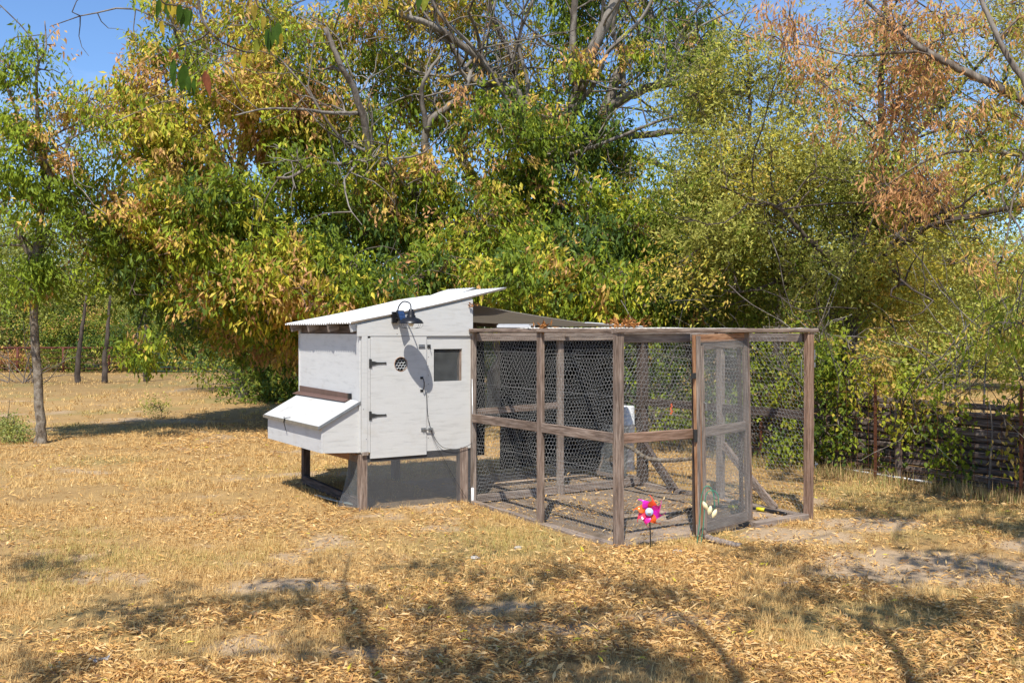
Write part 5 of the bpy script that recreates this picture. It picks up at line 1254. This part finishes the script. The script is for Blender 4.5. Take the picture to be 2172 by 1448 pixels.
# bare twiggy brush at the far left
def bare_brush(px, d, h, n, lab, seed, spread=1.6):
    rs = np.random.default_rng(seed); x = P(px, 700, d)[0]; m = MB()
    for k in range(n):
        a = rs.uniform(-1.3, 1.3); L = h * rs.uniform(.6, 1.1); q = np.array([rs.normal(0, .35), rs.normal(0, .2), 0]); pts = [q]
        dirv = np.array([math.sin(a), rs.normal(0, .25), math.cos(a) * .8 + .15])
        for s in range(5): dirv = dirv + rs.normal(0, .16, 3) - [0, 0, .04]; pts.append(pts[-1] + dirv * L / 5 * spread / 1.6)
        m.tube(pts, np.linspace(.022, .005, 6), 4, False)
        for s in range(3):
            b0 = pts[2 + s]; dd = dirv + rs.normal(0, .5, 3); m.tube([b0, b0 + dd * L * .15, b0 + dd * L * .3 + rs.normal(0, .05, 3)], [.01, .007, .003], 3, False)
    o = m.build('bare_brush', M_twig, None, True); o.location = (x, d, 0); tag(o, lab, 'brush', kind='stuff')
bare_brush(50, 34, 1.9, 14, 'bare grey twigs of brush by the left pipe fence', 1); bare_brush(590, 30, 1.3, 60, 'pile of cut brush left of the coop', 3, 2.0); bare_brush(540, 33, 1.0, 40, 'low heap of dead brush beneath the yellowing tree', 4, 2.0)
bare_brush(1430, 17, 2.0, 26, 'bare tangled branches seen through the run wire', 5); bare_brush(1760, 13.8, 1.8, 26, 'bare tangled stems behind the right fence end', 6)
for k, (px, d, hh, lab) in enumerate([(222, 34, 3, 'short dark trunk before the pipe fence, left of the yellowing tree'), (310, 35, 3, 'thin dark trunk by the green cable gate'), (165, 34, 3, 'dark trunk just right of the young tree'), (1392, 16.5, 3.2, 'dark leaning trunk seen through the wire right of the drum'), (1480, 17.5, 3.0, 'slim dark trunk seen through the wire left of the run door'), (1640, 19, 3.5, 'grey trunk seen through the wire right of the run door')]):
    x = P(px, 700, d)[0]; ln = [.15, -.1, .25, .8, -.5, .3][k]
    o = MB().tube(*smoothline([(0, 0, -.1), (ln * .1, 0, hh * .3), (ln * .5, .1, hh * .65), (ln, .1, hh)], [.11 if k < 3 else .09, .08 if k < 3 else .07, .06, .04], 5, .15, np.random.default_rng(k)), 9).build('tree_trunk', M_barkd, None, True)
    o.location = (x, d, 0); tag(o, lab, 'tree')
# far trees along the horizon
def far_woods():
    rs = np.random.default_rng(90); n = 60000; V = []; 
    x = rs.uniform(-75, 75, n); y = rs.uniform(62, 80, n)
    hgt = 3.2 + 3.0 * fbm(x * .12, y * .12, 91); z = hgt * rs.random(n) ** .8 + .1
    ax = rs.normal(0, 1, (n, 3)); nr = rs.normal(0, 1, (n, 3)) + [0, -1, .5]; L = rs.uniform(.25, .5, n)
    V, T = leaf_arrays(np.stack([x, y, z], 1), ax, nr, L, L * .6)
    f = fbm(x * .2, y * .2, 93)[:, None]; c = np.array(PAL['olive']) * f + np.array(PAL['sage']) * (1 - f); c = c * rs.uniform(.6, 1.2, (n, 1))
    o = mesh_np('far_woods', V, T, M_leaf, cols=np.repeat(c, 4, 0)); tag(o, 'far belt of grey green trees along the horizon', 'woods', kind='stuff')
far_woods()

# ------------------------------------------------------------------ fences
def board_fence():
    A = np.array([5.95, 10.45]); B = np.array([3.05, 14.85]); d = (B - A); Ln = np.linalg.norm(d); d /= Ln; nrm = np.array([-d[1], d[0]]);
    if nrm[1] > 0: nrm = -nrm
    root = empty('board_fence', (A[0], A[1], 0), math.atan2(d[1], d[0])); tag(root, 'low fence of stacked weathered boards half hidden in vines on the right', 'fence')
    rs = random.Random(4); z = .07; k = 0
    while z < .99:
        h = rs.uniform(.055, .085); x = -rs.uniform(0, 1.5)
        while x < Ln:
            L = rs.uniform(1.8, 2.6); x1 = min(x + L, Ln + .3)
            if z > .88 and rs.random() < .35: x = x1; continue
            dy = rs.uniform(-.03, .03); dz = rs.uniform(-.010, .010); sl = rs.uniform(-.018, .018)
            beam('board', (x + .01, dy, z + dz), (x1 - .01, dy + rs.uniform(-.02, .02), z + dz + sl), h, rs.uniform(.035, .07), M_log, root, ch=.010)
            x = x1
        z += h + rs.uniform(.012, .030)
    z = .03
    while z < .86:
        h = rs.uniform(.07, .10); x = -rs.uniform(0, 1.5)
        while x < Ln:
            x1 = min(x + rs.uniform(1.8, 2.6), Ln + .3)
            beam('board', (x + .01, -.095, z), (x1 - .01, -.095 + rs.uniform(-.01, .01), z + rs.uniform(-.015, .015)), h, .05, M_log, root, ch=.010); x = x1
        z += h + .004
    for x in np.arange(.3, Ln, 1.75): beam('post', (x, -.10 if False else .09, -.1), (x + .02, .09, 1.02), .09, .06, M_log, root, side=(1, 0, 0))
    # rusty wire fence in front
    wf = empty('wire_fence', (A[0], A[1], 0), math.atan2(d[1], d[0])); tag(wf, 'rusty welded wire fence in front of the stacked boards', 'fence')
    s = .32 if nrm @ np.array([-math.sin(math.atan2(d[1], d[0])), math.cos(math.atan2(d[1], d[0]))]) > 0 else -.32
    P0 = []; P1 = []
    for x in np.arange(-.3, Ln + .3, .155): P0.append((x, s, .0)); P1.append((x + rs.uniform(-.01, .01), s + rs.uniform(-.02, .02), 1.22))
    for q in (.02, .10, .19, .30, .43, .58, .74, .90, 1.06, 1.22):
        xs = np.arange(-.3, Ln + .3, .3); zz = [q + rs.uniform(-.008, .008) for _ in xs]
        for i in range(len(xs) - 1): P0.append((xs[i], s, zz[i])); P1.append((xs[i + 1], s, zz[i + 1]))
    V, Q = segs(P0, P1, .0022, 4); o = mesh_np('wire', V, Q, M_rust, wf); o['kind'] = 'stuff'
    for x in (.42, 2.25, 4.1):
        m = MB().box((x, s - .02, .55), (.035, .008, 1.32)).box((x, s - .036, .55), (.008, .03, 1.32))
        for z in np.arange(.1, 1.2, .06): m.box((x, s - .052, z), (.012, .008, .014))
        pst = m.build('steel_post', M_rust, wf)
    MB().tube([(.38, s - .05, .985), (.40, s - .065, .975), (.43, s - .065, .985), (.46, s - .05, .97), (.47, s - .05, .95)], .012, 6).build('tie', M_yel, wf)
    # white pipe at the fence foot
    q = lambda x, z: (A[0] + d[0] * x + nrm[0] * .12, A[1] + d[1] * x + nrm[1] * .12, z)
    o = MB().tube([q(1.6, .035), q(2.2, .04), q(2.9, .05)], .014, 8).build('plastic_pipe', M_pvc, None, True); tag(o, 'white plastic pipe lying along the foot of the board fence', 'pipe')
board_fence()
def weeds():
    rs = np.random.default_rng(44); A = np.array([5.75, 10.25]); B = np.array([2.95, 14.5]); V = []; n = 9000
    t = rs.random(n); p = A + (B - A) * t[:, None] + rs.normal(0, 1, (n, 2)) * np.array([.16, .16]) + np.array([-.12, -.12])
    cl_ = fbm(t * 30, t * 0 + 3, 8); k = cl_ > .47; p = p[k]; n = len(p)
    ang = rs.random(n) * 6.283; lean = np.abs(rs.normal(0, .75, n)); L = rs.uniform(.05, .26, n) * rs.uniform(.5, 1.1, n)
    d = np.stack([np.cos(ang) * np.sin(lean), np.sin(ang) * np.sin(lean), np.cos(lean)], 1); s = np.stack([-np.sin(ang), np.cos(ang), 0 * ang], 1)
    b = np.stack([p[:, 0], p[:, 1], gz(p[:, 0], p[:, 1])], 1); w = rs.uniform(.003, .006, n)[:, None]
    V = np.stack([b - s * w, b + s * w, b + d * L[:, None]], 1).reshape(-1, 3)
    c = np.array([.55, .38, .17]) * rs.uniform(.5, 1.1, (n, 1)); g = rs.random(n) < .25; c[g] = np.array([.25, .26, .08])
    o = mesh_np('dry_weeds', V, np.arange(n * 3).reshape(-1, 3), M_dry, cols=np.repeat(c, 3, 0)); tag(o, 'tall dry weeds along the foot of the board fence', 'weeds', kind='stuff')
weeds()
def pipe_fence(x0, x1, y, z, n, lab, rails, mat, rad=.03, posts=None):
    rt = empty('pipe_fence', (x0, y, 0)); tag(rt, lab, 'fence'); L = x1 - x0
    MB().tube([(0, 0, z), (L, 0, z)], rad, 8).build('top_rail', mat, rt, True)
    for q in rails: MB().tube([(0, 0, q), (L, 0, q)], .012, 5).build('cable', M_rust, rt)
    for k in range(n): MB().tube([(L * k / (n - 1), 0, -.1), (L * k / (n - 1), 0, z)], rad * 1.35, 8).build('post', mat, rt, True)
pipe_fence(P(-60, 0, 42)[0], P(620, 0, 42)[0], 42, 1.06, 8, 'long red rusted pipe and cable fence across the far left of the yard', (.2, .42, .64, .86), M_redp, .04)
pipe_fence(P(1490, 0, 24)[0], P(1800, 0, 24)[0], 24, 1.42, 3, 'red pipe fence glimpsed through the wire of the run door', (.4, .7, 1.0, 1.25), M_redp, .035)
gt = empty('metal_gate', (P(325, 0, 40)[0], 40, 0)); tag(gt, 'dark green tube gate in front of the far pipe fence', 'gate'); M_gg = plain('dark_green_paint', (.02, .05, .035), .5)
for z in (.15, .32, .50, .68, .86, 1.04): MB().tube([(0, 0, z), (3.1, 0, z)], .025, 6).build('bar', M_gg, gt, True)
for x in (0, 1.05, 2.1, 3.1): MB().tube([(x, -.03, .10), (x, -.03, 1.08)], .025, 6).build('upright', M_gg, gt, True)
def tub(px, py, d, r, h, lab):
    a = P(px, py, d); o = empty('feed_tub', tuple(a)); tag(o, lab, 'tub')
    M_t = M_black
    MB().lathe([(0, 0), (r * .85, 0), (r, h * .9), (r * 1.06, h * .9), (r * 1.06, h), (r * .97, h), (r * .82, .03), (0, .03)], (0, 0, 0), 20).build('tub', M_t, o, True)
    MB().tube([(r, 0, h), (r * .8, -.05, h + .10), (-r * .8, -.05, h + .10), (-r, 0, h)], .008, 5).build('handle', M_galv, o)
    MB().box((0, 0, -a[2] / 2 - .0), (.09, .09, a[2] - .004)).build('stand', M_wood_dark, o)
tub(1553, 800, 22, .30, .48, 'black feed tub on a stand behind the run door'); tub(1638, 790, 21, .24, .32, 'smaller black tub seen between the run door and corner post')
# orange ribbon on the rail
rb = MB()
for k in range(6): rb.box((0 + .008 * math.sin(k * 2), 0, -.02 * k), (.016, .004, .022))
o = rb.build('ribbon', plain('orange_tape', (.75, .12, .02), .5)); o.location = rw(RW - .03, 1.98, .985); tag(o, 'orange ribbon tied to the far middle rail of the run', 'ribbon')
print('tris', sum(sum(len(p.vertices) - 2 for p in m.polygons) if len(m.polygons) < 5000 else (2 * len(m.polygons) if len(m.polygons[0].vertices) == 4 else len(m.polygons)) for m in bpy.data.meshes), 'faces', sum(len(m.polygons) for m in bpy.data.meshes))
